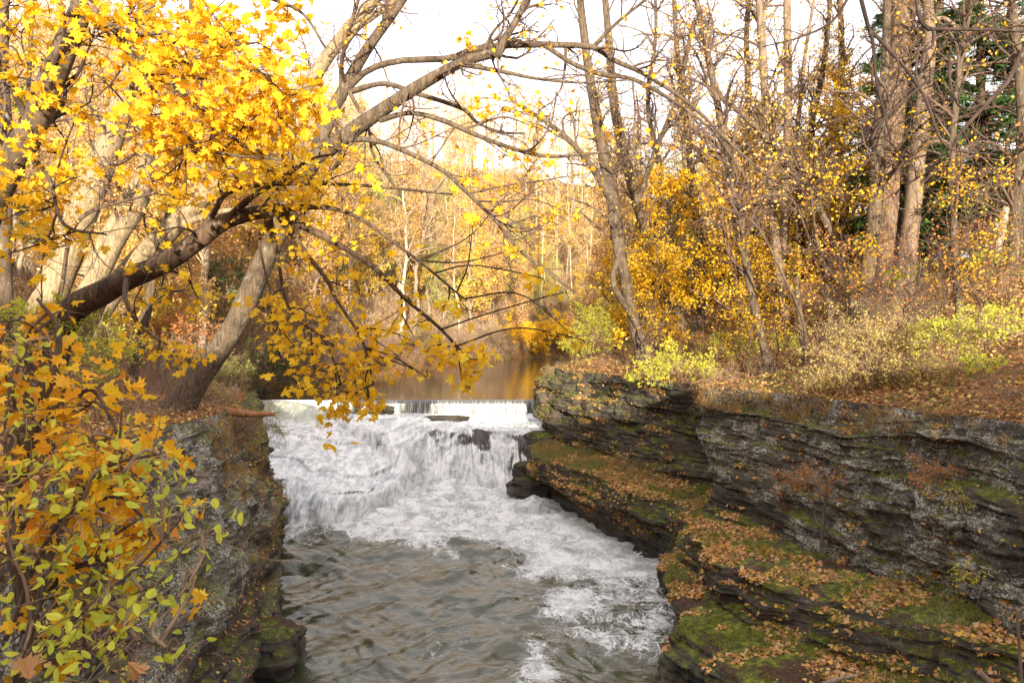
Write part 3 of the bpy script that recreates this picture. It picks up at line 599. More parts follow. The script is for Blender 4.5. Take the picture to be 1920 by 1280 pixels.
# ------------------------------------------------------------------ trees
def tips(level, rng, n, j=.05, lo=.2):
    p, _ = level; B, m, _ = p.shape; b = rng.integers(0, B, n); t = rng.uniform(lo, 1, n)*(m-1); i = np.minimum(t.astype(int), m-2); f = (t-i)[:, None]
    return p[b, i]*(1-f)+p[b, i+1]*f + rng.normal(0, j, (n, 3))
def tree(name, label, cat, stems, bark, twig, seed, n1=26, L1=(1.5, 3.5), n2=140, L2=(.6, 1.6), n3=500, L3=(.3, .8), tr=(.3, 1), ang=(52, 13), up=.12, wob=.10,
         leaf=None, nleaf=0, size=.1, lod=1, shape=MAPLE, group=None, limbs=(), clusters=(), pull=None, droop=.6, minr=.005, lodc=0, csize=.14, trbump=.12, grav=0.0, stemn=14, cmul=1.0, cspread=1.0):
    rng = np.random.default_rng(seed); org = stems[0][0][0].copy(); o = empty(name, org, label, cat, group)
    T = Tubes()
    for p, r in stems: T.add(p, r*(1+.30*np.exp(-np.linalg.norm(p-p[np.argmax(np.linalg.norm(p-p[-1], axis=1))], axis=1)/.45)), stemn)
    T_ = T.build('trunk', bark, org, trbump); link('trunk', T_, o)
    for p, r in limbs:
        T = Tubes(); T.add(p, r, 10); link('limb', T.build('limb', bark, org, .08), o)
    allp = [s for s in stems] + list(limbs); m = 24
    par = np.stack([smooth(np.c_[p], m) if len(p) != m else p for p, _ in allp]); pr = np.stack([np.interp(np.linspace(0, 1, m), np.linspace(0, 1, len(r)), r) for _, r in allp])
    T = Tubes(); tp = None
    if n1:
        l1 = grow(par, pr, n1, tr, ang, L1, 9, wob, up, .55, rng, pull=pull, minr=minr*1.6, grav=grav); T.add(*l1, 6)
        l2 = grow(l1[0], l1[1], n2, (.15, 1), (48, 14), L2, 7, wob*1.3, up*.7, .6, rng, minr=minr*1.2, grav=grav); T.add(*l2, 4)
        tp = l2
        if n3:
            l3 = grow(l2[0], l2[1], n3, (.1, 1), (45, 15), L3, 5, wob*1.5, up*.5, .6, rng, minr=minr, grav=grav); T.add(*l3, 3); tp = l3
    pos_c = []
    for (px, py, rx, ry, d, n) in clusters:                                 # leafy sprays traced from the photograph, each on its own twig
        c = P(px, py, d); rr = np.array((rx/F*d, .45+.6*rx/F*d, ry/F*d))*cspread
        near_i = np.unravel_index(np.argmin(np.linalg.norm(par-c, axis=2) + 3*(pr > .12)), par.shape[:2])
        dd_ = np.linalg.norm(par-c, axis=2) + 3*(pr > .12); cand = np.argwhere(dd_ < dd_[near_i]*1.5+.15); a = par[tuple(cand[rng.integers(len(cand))])]; mid = .5*(a+c)+np.array((0, 0, .02))+rng.normal(0, .10, 3)*np.linalg.norm(a-c); tw = smooth([a, mid, c + rng.normal(0, .15, 3)*rr, c + rr*np.array((.55*np.sign(c[0]-a[0]), 0, -.5))], 14)
        if np.linalg.norm(a-c) < 5: T.add(tw, np.linspace(.013, .004, 14), 5)
        n = int(n*cmul); q = rng.normal(0, .5, (n, 3)); q *= np.minimum(1, 1.25/np.maximum(np.linalg.norm(q, axis=1, keepdims=True), .01)); q = c+q*rr; pos_c.append(q)
        k = max(3, n//7); e = q[rng.integers(0, n, k)]; s0 = tw[rng.integers(6, 14, k)]; mm = .5*(s0+e)+rng.normal(0, .05, (k, 3)); mm[:, 2] += .05
        tt = np.linspace(0, 1, 6)[None, :, None]; T.add(s0[:, None]*(1-tt)**2+2*mm[:, None]*tt*(1-tt)+e[:, None]*tt**2, np.linspace(.006, .0025, 6)[None].repeat(k, 0), 3)
    if T.g: link('crown', T.build('crown', twig, org), o)
    if leaf is not None and (nleaf or pos_c):
        if nleaf: link('foliage', leaves('foliage', tips(tp, rng, nleaf, size*.7), size*rng.uniform(.7, 1.25, nleaf), leaf, shape, rng, droop, org, lod=lod), o)
        if pos_c:
            q = np.concatenate(pos_c); link('foliage', leaves('foliage', q, csize*rng.uniform(.7, 1.2, len(q)), leaf, shape, rng, droop, org, lod=lodc), o)
    return o
def tr_(rows, n=24): return trace(rows, n)

# the maple whose dark thick limb reaches across, with the yellow sprays hanging in front of the falls
DB = 11.0
B_trunk = tr_([(60, 850, 12.0, 34), (92, 690, 12, 30), (130, 590, 12, 26), (190, 550, 11.8, 23), (240, 522, 11.6, 21), (310, 492, 11.3, 19), (370, 452, 11.1, 17), (430, 412, 11, 15), (515, 392, 10.8, 12)], 40)
Bl = [tr_(r) for r in ([(515, 390, 10.8, 12), (560, 420, 10.7, 8), (620, 450, 10.5, 6), (700, 500, 10.4, 5), (760, 560, 10.3, 4), (830, 620, 10.2, 3), (880, 680, 10.2, 2)],
    [(515, 390, 10.8, 9), (570, 470, 10.5, 5), (610, 520, 10.4, 4), (630, 560, 10.3, 3), (680, 640, 10.2, 2.5), (700, 720, 10.2, 1.5)],
    [(500, 395, 10.8, 9), (520, 480, 10.6, 4), (535, 560, 10.5, 3), (560, 600, 10.5, 2.5), (610, 640, 10.5, 2), (640, 720, 10.4, 1.5)],
    [(430, 410, 11, 9), (470, 370, 10.6, 6), (520, 340, 10.4, 5), (580, 300, 10.3, 3), (620, 290, 10.2, 2)],
    [(365, 452, 11.1, 9), (400, 400, 11, 6), (430, 360, 10.8, 5), (520, 345, 10.8, 4), (680, 348, 10.9, 3), (850, 365, 11, 2)],
    [(515, 390, 10.8, 8), (640, 395, 10.4, 4), (760, 470, 10, 3), (870, 560, 10, 2)],
    [(240, 520, 11.6, 8), (235, 560, 10.6, 4), (262, 610, 10.4, 3), (320, 650, 10.2, 2)],
    [(510, 400, 10.7, 6), (487, 450, 10.5, 3), (500, 520, 10.4, 2.5), (520, 600, 10.4, 1.3), (512, 690, 10.4, .7)])]
Bc = [(540,330,75,45,10.6,95),(560,400,60,50,10.6,90),(470,300,90,45,10.6,90),(585,350,50,45,10.5,60),(420,330,70,40,10.7,50),(500,430,50,18,10.6,26),(250,500,24,16,10.8,9),(286,499,16,14,10.6,6),
 (270,565,22,22,10.4,12),(262,625,24,26,10.4,16),(312,655,36,20,10.3,26),(345,672,34,24,10.2,26),(232,590,12,12,10.4,6),(560,500,40,30,10.5,22),(620,470,50,30,10.5,26),(500,565,50,26,10.5,40),(540,600,50,28,10.5,46),(600,585,60,32,10.4,36),(650,540,60,34,10.4,34),
 (520,640,30,22,10.5,26),(570,655,46,26,10.4,38),(625,640,44,30,10.4,36),(680,620,44,34,10.3,40),(700,670,44,34,10.2,60),(660,690,40,20,10.3,26),(590,690,44,14,10.4,20),(560,728,22,10,10.4,9),(600,718,36,16,10.3,24),(655,742,48,22,10.3,56),(692,745,26,36,10.2,44),(640,772,18,16,10.3,9),(700,765,20,14,10.2,14),
 (765,640,24,18,10.3,16),(790,605,34,22,10.2,20),(815,650,34,22,10.2,34),(845,668,30,22,10.2,32),(880,660,34,28,10.1,40),(905,668,24,16,10.1,16),(868,720,28,18,10.1,30),(885,700,14,20,10.1,12),(765,690,14,14,10.2,8),(798,702,8,6,10.2,3),(742,525,30,20,10.2,14),(775,560,24,16,10.2,10),
 (660,400,30,14,10.4,9),(700,440,26,14,10.4,7),(890,415,22,22,9.8,14),(960,465,26,14,9.8,9),(1005,520,30,22,9.8,15),(1050,545,22,16,9.8,9),(1060,610,26,30,9.7,16),(1085,640,12,14,9.7,5),(935,385,14,20,9.8,6),(840,570,20,14,10,8)]
tree('maple_tree', 'maple whose thick dark limb arches right, yellow sprays hanging before the falls', 'maple tree', [B_trunk], M['bark_dark'], M['twig_dark'], 11, n1=26, L1=(.5, 1.5), n2=70, L2=(.25, .8), n3=120, L3=(.15, .4),
     tr=(.55, 1), limbs=Bl, clusters=Bc, cmul=1.1, leaf=M['gold'], csize=.100, up=-.05, wob=.14, minr=.0025, nleaf=150, size=.12, lod=0)
# left maple with the dark leaning stem, filling the upper left with leaves
D_trunk = tr_([(-330, 1010, 9.4, 42), (-160, 700, 9.3, 36), (0, 345, 9.2, 27), (60, 240, 9.1, 25), (105, 130, 9.0, 23), (160, 0, 9, 20), (220, -140, 8.9, 17), (270, -300, 8.8, 12)], 40)
Dl = [tr_(r) for r in ([(120, -40, 9, 11), (155, 0, 8.9, 8), (205, 47, 8.8, 7), (240, 92, 8.7, 5), (248, 170, 8.7, 4), (252, 230, 8.7, 3), (275, 250, 8.7, 2)],
    [(205, 47, 8.8, 6), (262, 65, 8.5, 5), (320, 62, 8.4, 4), (420, 90, 8.4, 2)],
    [(240, 92, 8.7, 6), (270, 135, 8.5, 5.5), (305, 200, 8.4, 5), (340, 248, 8.4, 4), (400, 285, 8.4, 3), (530, 300, 8.4, 2)],
    [(270, 140, 8.5, 5), (340, 165, 8.4, 4), (390, 210, 8.4, 3.5), (440, 265, 8.4, 2.5)],
    [(220, -140, 8.9, 10), (340, -60, 8.7, 7), (450, -20, 8.6, 5), (560, 20, 8.6, 3), (610, 90, 8.6, 2)],
    [(60, 240, 9.1, 8), (20, 160, 8.8, 5), (-20, 60, 8.7, 4), (-60, -40, 8.7, 3)],
    [(40, 280, 9.1, 8), (90, 330, 8.8, 4), (120, 420, 8.8, 3), (200, 440, 8.8, 2)])]
Dc = [(250,30,110,40,8.8,110),(400,50,110,50,8.6,150),(330,120,110,50,8.5,140),(470,150,100,50,8.5,130),(400,210,110,50,8.4,150),(520,220,70,50,8.5,90),(560,180,50,40,8.5,50),(350,270,70,40,8.4,60),(450,270,90,40,8.4,80),(310,230,50,36,8.4,40),(500,90,50,40,8.6,34),(300,330,40,24,8.5,22),(300,270,30,24,8.4,20),
 (530,10,40,16,8.6,22),(180,60,60,40,8.8,40),(60,20,50,24,8.9,26),(20,60,30,40,8.9,18),(100,170,40,30,8.8,16),(50,110,40,30,8.8,16),(20,165,26,20,8.8,12),(140,210,40,26,8.8,20),(75,270,44,30,8.8,30),(60,350,40,30,8.8,28),(100,370,40,24,8.8,20),(30,400,36,22,8.8,16),(85,440,36,24,8.8,18),(20,470,26,24,8.8,12),(125,330,24,18,8.8,10),(225,330,26,16,8.6,7),(100,460,40,20,8.7,12),(330,370,30,16,8.5,10),(350,365,24,14,8.5,7),(200,150,40,24,8.7,18),(440,340,40,16,8.5,12)]
tree('maple_tree', 'dark-stemmed maple filling the upper left corner with bright yellow leaves', 'maple tree', [D_trunk], M['bark'], M['twig_dark'], 12, n1=26, L1=(.7, 1.9), n2=90, L2=(.3, 1), n3=160, L3=(.15, .5),
     tr=(.4, 1), limbs=Dl, clusters=Dc, cmul=1.7, cspread=1.25, leaf=M['maple'], csize=.105, up=-.02, wob=.13, minr=.0025)
# tree leaning from the left cliff over the falls, long arching limbs
A_trunk = tr_([(318, 800, 22, 34), (335, 765, 22, 28), (385, 690, 22, 23), (440, 610, 21.9, 21), (485, 510, 21.8, 20), (525, 425, 21.6, 19), (570, 330, 21.4, 17), (600, 292, 21.2, 16), (690, 225, 20.6, 14), (780, 165, 20, 12), (860, 120, 19.6, 10), (915, 103, 19.4, 9), (932, 106, 19.4, 8), (945, 75, 19.4, 7), (975, 25, 19.4, 6), (1010, -60, 19.3, 5)], 60)
Al = [tr_(r, 30) for r in ([(560, 350, 21.4, 14), (600, 265, 21.6, 13), (625, 205, 21.8, 12), (645, 168, 21.9, 11.5), (690, 90, 22, 10), (755, 0, 22, 8), (800, -80, 22, 6)],
    [(650, 168, 21.9, 7), (690, 132, 21.6, 6), (750, 114, 21.2, 6), (840, 110, 20.8, 6), (885, 94, 20.6, 6.5), (950, 85, 20.4, 6.5), (1020, 84, 20.2, 6), (1110, 88, 20, 5.5), (1150, 113, 20, 5), (1210, 140, 20, 4), (1300, 200, 20.2, 3.5), (1370, 270, 20.4, 2.5), (1450, 340, 20.6, 2)],
    [(1020, 84, 20.2, 5), (1075, 120, 19.8, 4.5), (1130, 140, 19.6, 4.2), (1190, 150, 19.4, 4), (1270, 195, 19.4, 3.2), (1340, 250, 19.5, 2.4), (1400, 340, 19.6, 1.6)],
    [(1112, 88, 20, 4), (1160, 40, 19.8, 3), (1210, 0, 19.6, 2.6), (1260, -50, 19.6, 2)],
    [(658, 172, 21.9, 6), (720, 157, 21.4, 4.5), (780, 175, 21.2, 4.5), (865, 203, 21, 4), (895, 230, 21, 3), (940, 248, 21, 2.5), (985, 250, 21, 1.8)],
    [(712, 225, 20.5, 6), (770, 212, 20.2, 4.5), (830, 226, 20, 5), (890, 252, 19.8, 4.5), (960, 278, 19.6, 4), (1030, 293, 19.6, 3.5), (1120, 287, 19.6, 2.5), (1200, 275, 19.6, 1.6)],
    [(655, 262, 20.8, 6), (700, 263, 20.6, 5), (760, 284, 20.4, 4.5), (830, 320, 20.2, 4.2), (885, 370, 20, 4), (930, 415, 19.9, 3.5), (975, 470, 19.8, 3), (1020, 505, 19.7, 2.6), (1080, 550, 19.6, 2)],
    [(860, 120, 19.6, 5), (940, 134, 19.2, 4), (1010, 148, 19, 3), (1090, 155, 19, 2.2), (1180, 150, 19, 1.6)],
    [(640, 165, 21.9, 5), (641, 115, 21.8, 4), (655, 55, 21.8, 4), (672, 0, 21.8, 3), (690, -60, 21.7, 2)],
    [(655, 172, 21.7, 4), (690, 240, 21.2, 3), (700, 290, 21, 2.6), (740, 350, 21, 2)],
    [(900, 112, 19.5, 3.5), (925, 60, 19.2, 2.6), (960, 20, 19, 2.2), (990, -40, 19, 1.6)])]
Ac = [(925,195,50,20,19.8,30),(985,195,50,22,19.6,28),(905,215,16,10,19.8,8),(870,65,16,12,19.8,7),(880,90,8,8,19.8,4),(810,150,10,6,20,4),(960,290,60,20,19.6,26),(1010,310,40,26,19.5,18),(880,330,40,24,20,22),(930,350,40,22,19.9,18),(1040,400,50,30,19.6,16),(1140,250,50,26,19.6,16),(1010,240,40,14,19.6,12)]
tree('leaning_tree', 'smooth tree leaning right from the left cliff top, arching limbs crossing the sky', 'tree', [A_trunk], M['bark'], M['twig'], 13, n1=95, L1=(.9, 3.8), n2=520, L2=(.4, 1.6), n3=1500, L3=(.2, .7),
     tr=(.3, 1), limbs=Al, clusters=Ac, leaf=M['orange'], csize=.15, nleaf=620, size=.11, lod=0, up=.02, wob=.13, minr=.0055)

def lt(name, label, rows, bark, seed, **k):
    r0 = rows[0][0]; rows = [[(r0[0]-(rows[0][1][0]-r0[0])*.3, r0[1]+1.3*F/r0[2], r0[2], r0[3]*1.1)]+list(rows[0])]+list(rows[1:])
    rows = [[(a, b, c, d*.84) for a, b, c, d in q] for q in rows]
    s = [tr_(rows[0], 32)]; lim = [tr_(r) for r in rows[1:]]; kw = dict(n1=24, L1=(1, 3), n2=110, L2=(.5, 1.5), n3=300, L3=(.3, .8), leaf=M['far_o'], nleaf=900, size=.09, minr=.005, tr=(.35, 1)); kw.update(k)
    return tree(name, label, 'tree', s, bark, kw.pop('twig', M['twig']), seed, limbs=lim, **kw)
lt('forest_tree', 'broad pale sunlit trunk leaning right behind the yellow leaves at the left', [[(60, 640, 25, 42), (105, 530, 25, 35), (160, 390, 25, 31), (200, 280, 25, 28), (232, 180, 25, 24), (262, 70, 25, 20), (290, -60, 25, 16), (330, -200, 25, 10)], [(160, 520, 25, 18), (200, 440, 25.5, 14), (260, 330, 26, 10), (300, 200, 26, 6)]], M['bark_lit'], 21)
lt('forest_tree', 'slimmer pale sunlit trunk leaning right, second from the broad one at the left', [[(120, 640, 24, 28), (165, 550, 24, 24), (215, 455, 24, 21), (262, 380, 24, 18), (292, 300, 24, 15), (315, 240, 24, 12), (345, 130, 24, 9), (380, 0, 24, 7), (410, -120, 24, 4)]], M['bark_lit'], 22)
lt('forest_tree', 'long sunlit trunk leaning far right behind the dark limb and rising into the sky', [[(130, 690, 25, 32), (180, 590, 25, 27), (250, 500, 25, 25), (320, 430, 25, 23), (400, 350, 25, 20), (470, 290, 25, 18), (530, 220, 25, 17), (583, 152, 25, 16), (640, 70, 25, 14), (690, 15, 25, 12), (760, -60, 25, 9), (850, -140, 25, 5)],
   [(640, 70, 25, 10), (700, 30, 25, 8), (740, 0, 25, 7), (800, -60, 25, 5)], [(330, 425, 25, 10), (400, 400, 24.5, 7), (470, 390, 24, 4)]], M['bark_lit'], 23, n1=22)
lt('forest_tree', 'dark upright trunk at the left edge of the view', [[(15, 640, 16, 18), (8, 480, 16, 15), (14, 300, 16, 13), (5, 120, 16, 12), (10, -60, 16, 9), (0, -200, 16, 5)], [(14, 300, 16, 6), (50, 180, 16, 5), (60, 40, 16, 4), (80, -60, 16, 3)]], M['bark'], 24, leaf=M['maple'], nleaf=400, size=.13)
lt('forest_tree', 'thin grey trunk rising from the left cliff top between the leaning trees', [[(240, 735, 29, 13), (262, 650, 29, 11), (288, 520, 29, 10), (318, 400, 29, 9), (335, 280, 29, 8), (352, 120, 29, 6), (360, -40, 29, 4)]], M['bark'], 25)
lt('forest_tree', 'slim curved sapling just left of the thin grey trunk', [[(60, 640, 18, 6), (110, 560, 18, 5), (130, 450, 18, 4.5), (165, 400, 18, 4), (260, 370, 18, 3), (330, 350, 18, 2)]], M['bark_dark'], 26, n1=12, L1=(.4, 1.4), n2=40, L2=(.2, .7), n3=60)

# right bank trees, traced
BR = M['bark']; B2 = M['bark_pale2']
RT = [
 ('leaning grey trunk with vines nearest the river on the right bank', [[(1205, 655, 37.5, 18), (1195, 630, 37.5, 14), (1180, 560, 37.5, 13), (1160, 460, 37.5, 14), (1150, 380, 37.5, 15), (1128, 270, 37.5, 13), (1105, 140, 37.5, 10), (1088, 0, 37.5, 8), (1080, -140, 37.5, 5)], [(1150, 380, 37.5, 9), (1100, 300, 37, 7), (1040, 240, 36.5, 5), (960, 190, 36, 3)], [(1165, 470, 37.5, 7), (1150, 530, 37.3, 7), (1190, 600, 37.2, 8), (1210, 640, 37, 9)]], BR, {}),
 ('tall trunk leaning left, second from the river on the right bank', [[(1275, 610, 41, 17), (1266, 590, 41, 14), (1230, 490, 41, 13), (1195, 380, 41, 12), (1168, 280, 41, 12), (1150, 180, 41, 10), (1140, 60, 41, 8), (1128, -80, 41, 6)], [(1195, 380, 41, 7), (1230, 280, 40.5, 6), (1270, 180, 40, 5), (1300, 40, 40, 4)]], BR, {}),
 ('slender trunk leaning left in front of the wire tree guard side of the right bank', [[(1440, 680, 28, 12), (1432, 650, 28, 9), (1419, 595, 28, 9), (1400, 500, 28, 9.5), (1385, 422, 28, 10), (1362, 290, 28, 9), (1344, 187, 28, 8), (1325, 94, 28, 7), (1306, 0, 28, 6), (1290, -100, 28, 4)]], BR, {}),
 ('crooked grey trunk bending up to the left on the right bank', [[(1604, 620, 32, 9), (1590, 520, 32, 9), (1575, 470, 32, 9), (1550, 420, 32, 8.5), (1530, 380, 32, 8.5), (1513, 340, 32, 8.5), (1475, 305, 32, 7.5), (1430, 250, 32, 6.5), (1380, 205, 32, 6), (1350, 178, 32, 5), (1320, 90, 32, 4)]], BR, {}),
 ('straight slim trunk, left one of the close pair on the right bank', [[(1476, 625, 35, 11), (1468, 560, 35, 10), (1452, 430, 35, 9.5), (1441, 290, 35, 9), (1432, 130, 35, 9), (1424, 0, 35, 8), (1420, -140, 35, 5)]], B2, dict(nleaf=1400)),
 ('straight slim trunk, right one of the close pair on the right bank', [[(1466, 600, 36.5, 9), (1470, 470, 36.5, 9), (1474, 330, 36.5, 9), (1478, 180, 36.5, 9), (1476, 0, 36.5, 8), (1480, -140, 36.5, 5)], [(1470, 400, 36.5, 6), (1495, 240, 36.5, 5), (1510, 100, 36.5, 4), (1530, -20, 36.5, 3)]], B2, dict(nleaf=1200)),
 ('massive furrowed trunk, thickest tree on the right bank', [[(1668, 540, 32, 42), (1664, 480, 32, 34), (1660, 380, 32, 32), (1664, 280, 32, 31), (1676, 180, 32, 29), (1688, 80, 32, 27), (1698, -20, 32, 25), (1710, -180, 32, 18)], [(1690, 60, 32, 14), (1715, 0, 31.5, 12), (1740, -80, 31, 9)]], M['bark_oak'], dict(n1=30, trbump=.2)),
 ('grey forked trunk standing against the left side of the massive furrowed tree', [[(1612, 620, 29, 20), (1622, 540, 29, 17), (1636, 440, 29, 15), (1645, 330, 29, 15), (1648, 240, 29, 13), (1660, 120, 29, 9), (1664, 0, 29, 8), (1668, -120, 29, 5)], [(1640, 275, 29, 8), (1650, 240, 28.5, 6), (1700, 180, 28, 5), (1740, 120, 28, 4)]], BR, {}),
 ('smooth pale trunk leaning slightly right, right of the massive furrowed tree', [[(1694, 540, 31, 23), (1702, 470, 31, 20), (1714, 370, 31, 18), (1722, 270, 31, 17), (1732, 180, 31, 15), (1742, 90, 31, 14), (1740, 0, 31, 11), (1736, -120, 31, 7)], [(1746, 40, 31, 6), (1770, 35, 30.8, 5), (1800, 52, 30.5, 4), (1860, 60, 30.4, 3)], [(1722, 300, 31, 5), (1735, 272, 30.6, 4.5), (1765, 266, 30.3, 4), (1792, 285, 30, 3.5), (1850, 300, 30, 2)]], B2, {}),
 ('dark brown trunk in the shade of the pines', [[(1742, 500, 38, 17), (1748, 420, 38, 15), (1754, 300, 38, 14), (1756, 160, 38, 12), (1760, 0, 38, 10), (1762, -120, 38, 6)]], M['bark_dark'], {}),
 ('thin dark trunk standing on the slope right of the pale trunk', [[(1800, 590, 25, 9), (1794, 540, 25, 8), (1789, 430, 25, 7.5), (1784, 300, 25, 7), (1792, 200, 25, 7), (1803, 100, 25, 5.5), (1822, 0, 25, 4.5), (1840, -100, 25, 3)]], BR, {}),
 ('grey-brown trunk near the right edge of the view', [[(1900, 540, 28, 17), (1902, 460, 28, 13), (1908, 350, 28, 12), (1916, 250, 28, 11), (1910, 120, 28, 10), (1896, 0, 28, 9), (1890, -100, 28, 6)]], BR, {}),
 ('bleached dead trunk leaning right behind the edge trunk', [[(1850, 560, 31, 9), (1868, 480, 31, 8), (1885, 400, 31, 8), (1905, 320, 31, 7), (1930, 240, 31, 6), (1950, 150, 31, 4)]], M['bark_white'], dict(n1=10, nleaf=0, n2=30, n3=30)),
 ('reddish slim trunk behind the leaning grey one, bare of leaves', [[(1330, 610, 44, 9), (1320, 480, 44, 8), (1300, 360, 44, 7.5), (1285, 220, 44, 7), (1270, 100, 44, 6), (1262, -40, 44, 4)]], BR, {}),
 ('straight dark trunk rising through the golden maple on the right', [[(1568, 520, 42, 9), (1572, 400, 42, 8), (1576, 250, 42, 7.5), (1578, 100, 42, 7), (1574, -40, 42, 5)]], M['bark_dark'], {}),
 ('dark trunk with rough stubs left of the close pair', [[(1500, 620, 40, 10), (1504, 500, 40, 9), (1500, 380, 40, 8), (1520, 240, 40, 7), (1545, 120, 40, 6), (1560, -40, 40, 4)]], M['bark_dark'], {}),
 ('dark slim trunk behind the wire tree guard, forking low', [[(1395, 580, 43, 10), (1380, 470, 43, 9), (1390, 360, 43, 8), (1402, 200, 43, 7), (1400, 60, 43, 6), (1410, -60, 43, 4)], [(1385, 430, 43, 6), (1340, 330, 43, 5), (1290, 250, 43, 4), (1250, 120, 43, 3)]], M['bark_dark'], {}),
 ('thin grey sapling leaning right over the olive bush', [[(1250, 560, 47, 7), (1225, 450, 47, 7), (1240, 330, 47, 6), (1215, 200, 47, 5), (1230, 60, 47, 4), (1225, -60, 47, 3)]], BR, {}),
 ('short dark snapped stem pair low on the slope, left one', [[(1512, 690, 27, 8), (1505, 640, 27, 7), (1498, 580, 27, 7), (1493, 520, 27, 7)]], M['bark_dark'], dict(n1=8, L1=(.3, .9), n2=20, L2=(.2, .5), n3=20, nleaf=40, tr=(.5, 1))),
 ('reddish young stem low on the slope right of the snapped stem', [[(1568, 660, 27, 7), (1560, 610, 27, 6), (1552, 560, 27, 6), (1548, 505, 27, 5), (1530, 440, 27, 3), (1520, 350, 27, 2)]], BR, dict(n1=10, L1=(.4, 1.4), n2=30, L2=(.2, .7), n3=40, nleaf=60, leaf=M['rust'])),
 ('thin bent stem crossing down to the right in front of the slope', [[(1512, 690, 25.5, 4), (1505, 600, 25.5, 3.4), (1470, 520, 25.5, 2.9), (1430, 440, 25.5, 2.5), (1395, 405, 25.5, 2), (1340, 385, 25.5, 1.4)]], BR, dict(n1=10, L1=(.4, 1.4), n2=30, L2=(.2, .7), n3=40, nleaf=0)),
]
for i, (lab, rows, bk, kw) in enumerate(RT):
    k = dict(n1=40, L1=(1.2, 4.4), n2=240, L2=(.6, 2.0), n3=850, L3=(.3, 1.0), nleaf=1100 if i in (0, 1, 2, 3, 4, 5, 13, 14, 15, 16) else 260, size=.13, leaf=(M['far_y'], M['maple'], M['far_o'])[i % 3], twig=M['twig'], minr=.0085, ang=(42, 14), up=.16, wob=.12); k.update(kw)
    if 6 <= i <= 12: k.update(n2=150, n3=420)
    lt('bank_tree', lab, rows, bk, 100+i, **k)

# golden maples and green pines behind the right bank
def place(px, py, d, lo=-.1): p = P(px, py, d); return p
def gnd(x, y):
    r = (x > np.interp(y, EDR[::-1, 1], EDR[::-1, 0])); return float((gz_right if r else gz_left)(np.array([x]), np.array([y]))[0])
def upright(x, y, h, r, lean=(0, 0), seed=0):
    rng = np.random.default_rng(seed); z = gnd(x, y) - .25; n = 7; t = np.linspace(0, 1, n)
    p = np.c_[x+lean[0]*t+np.cumsum(rng.normal(0, .10, n)), y+lean[1]*t+np.cumsum(rng.normal(0, .1, n)), z+h*t]; p = smooth(p, 24)
    return p, r*np.linspace(1.15, .22, 24)
YM = [(1250, 44, 9, .14, 'golden maple behind the two leaning trunks near the river', 3600), (1170, 50, 7, .12, 'small golden maple low behind the nearest leaning trunk', 2200), (1420, 44, 9, .13, 'bright yellow maple behind the slender trunks', 3400),
      (1545, 43, 11, .17, 'tall golden maple glowing against the sky left of the massive trunk', 5200), (1700, 41, 8, .12, 'yellow maple half hidden by the massive trunk', 2400), (1610, 48, 8, .12, 'yellow maple filling the gap beside the grey forked trunk', 2600),
      (1340, 50, 8, .12, 'yellow maple behind the wire tree guard', 2800), (1480, 52, 9, .12, 'pale yellow maple farthest back behind the close pair', 2600),
      (1235, 39.5, 6, .08, 'low golden maple filling the gap between the two leaning trunks', 2200), (1385, 38, 8, .10, 'golden maple between the slender trunk and the close pair', 2200), (1595, 38, 9, .10, 'golden maple rising behind the crooked trunk', 2400), (1500, 38.5, 7, .09, 'golden maple just right of the close pair', 2000)]
for i, (px, d, h, r, lab, nl) in enumerate(YM):
    x = (px-960)/F*d; s = upright(x, d, h, r, (0, 0), 200+i)
    tree('maple_tree', lab, 'maple tree', [s], M['bark'], M['twig'], 220+i, n1=46, L1=(1.2, 3.2), n2=200, L2=(.6, 1.6), n3=500, L3=(.3, .8), tr=(.12, 1), ang=(62, 14), up=.05, leaf=M['gold'], nleaf=int(nl*1.9), size=.15, lod=1, minr=.006)
def pine(name, lab, x, y, h, r, seed, mat, dens=1.0, spread=3.2, group=None, low=.1, sz=.22, zoff=0):
    rng = np.random.default_rng(seed); s = upright(x, y, h, r, (0, 0), seed); s[0][:, 2] += zoff
    o = empty(name, s[0][0], lab, 'pine tree', group); org = s[0][0].copy(); T = Tubes(); T.add(*s, 12); link('trunk', T.build('trunk', M['bark_dark'], org, .12), o)
    n1 = int(h*7*dens); p = s[0]; t = rng.uniform(low, .98, n1); base = np.stack([np.interp(t, np.linspace(0, 1, 24), p[:, k]) for k in range(3)], 1)
    a = rng.uniform(0, 2*math.pi, n1); L = spread*(1-t*.75)*rng.uniform(.6, 1.1, n1); m = 8; q = np.linspace(0, 1, m)
    pts = base[:, None] + L[:, None, None]*np.stack((np.cos(a)[:, None]*q, np.sin(a)[:, None]*q, (.10*q-.32*q*q) + 0*a[:, None]), -1)
    T = Tubes(); rad = (.02+.02*L)[:, None]*np.linspace(1, .25, m)[None]; T.add(pts, rad, 5)
    l2 = grow(pts, rad, n1*7, (.2, 1), (55, 10), (.35, .9), 4, .08, -.04, .5, rng, minr=.006); T.add(*l2, 3); link('crown', T.build('crown', M['twig_dark'], org), o)
    k = int(n1*7*48); pb = tips(l2, rng, k, .05, 0); bl = nrm(rng.normal(0, 1, (k, 3))*np.array((1, 1, .35))+np.array((0, 0, -.12)))*(sz*rng.uniform(.7, 1.3, (k, 1))); w = nrm(np.cross(bl, rng.normal(0, 1, (k, 3))))*.017*(sz/.16)
    V = np.stack((pb-w, pb+w, pb+bl), 1); link('foliage', mesh('foliage', V.reshape(-1, 3)-org, [np.arange(3*k).reshape(-1, 3)], mat, smooth=False), o); return o
pine('pine_tree', 'tall dark green pine filling the right edge behind the trunks', 19.6, 32.5, 15, .26, 301, M['needle'], 1.3, 5.2, sz=.3)
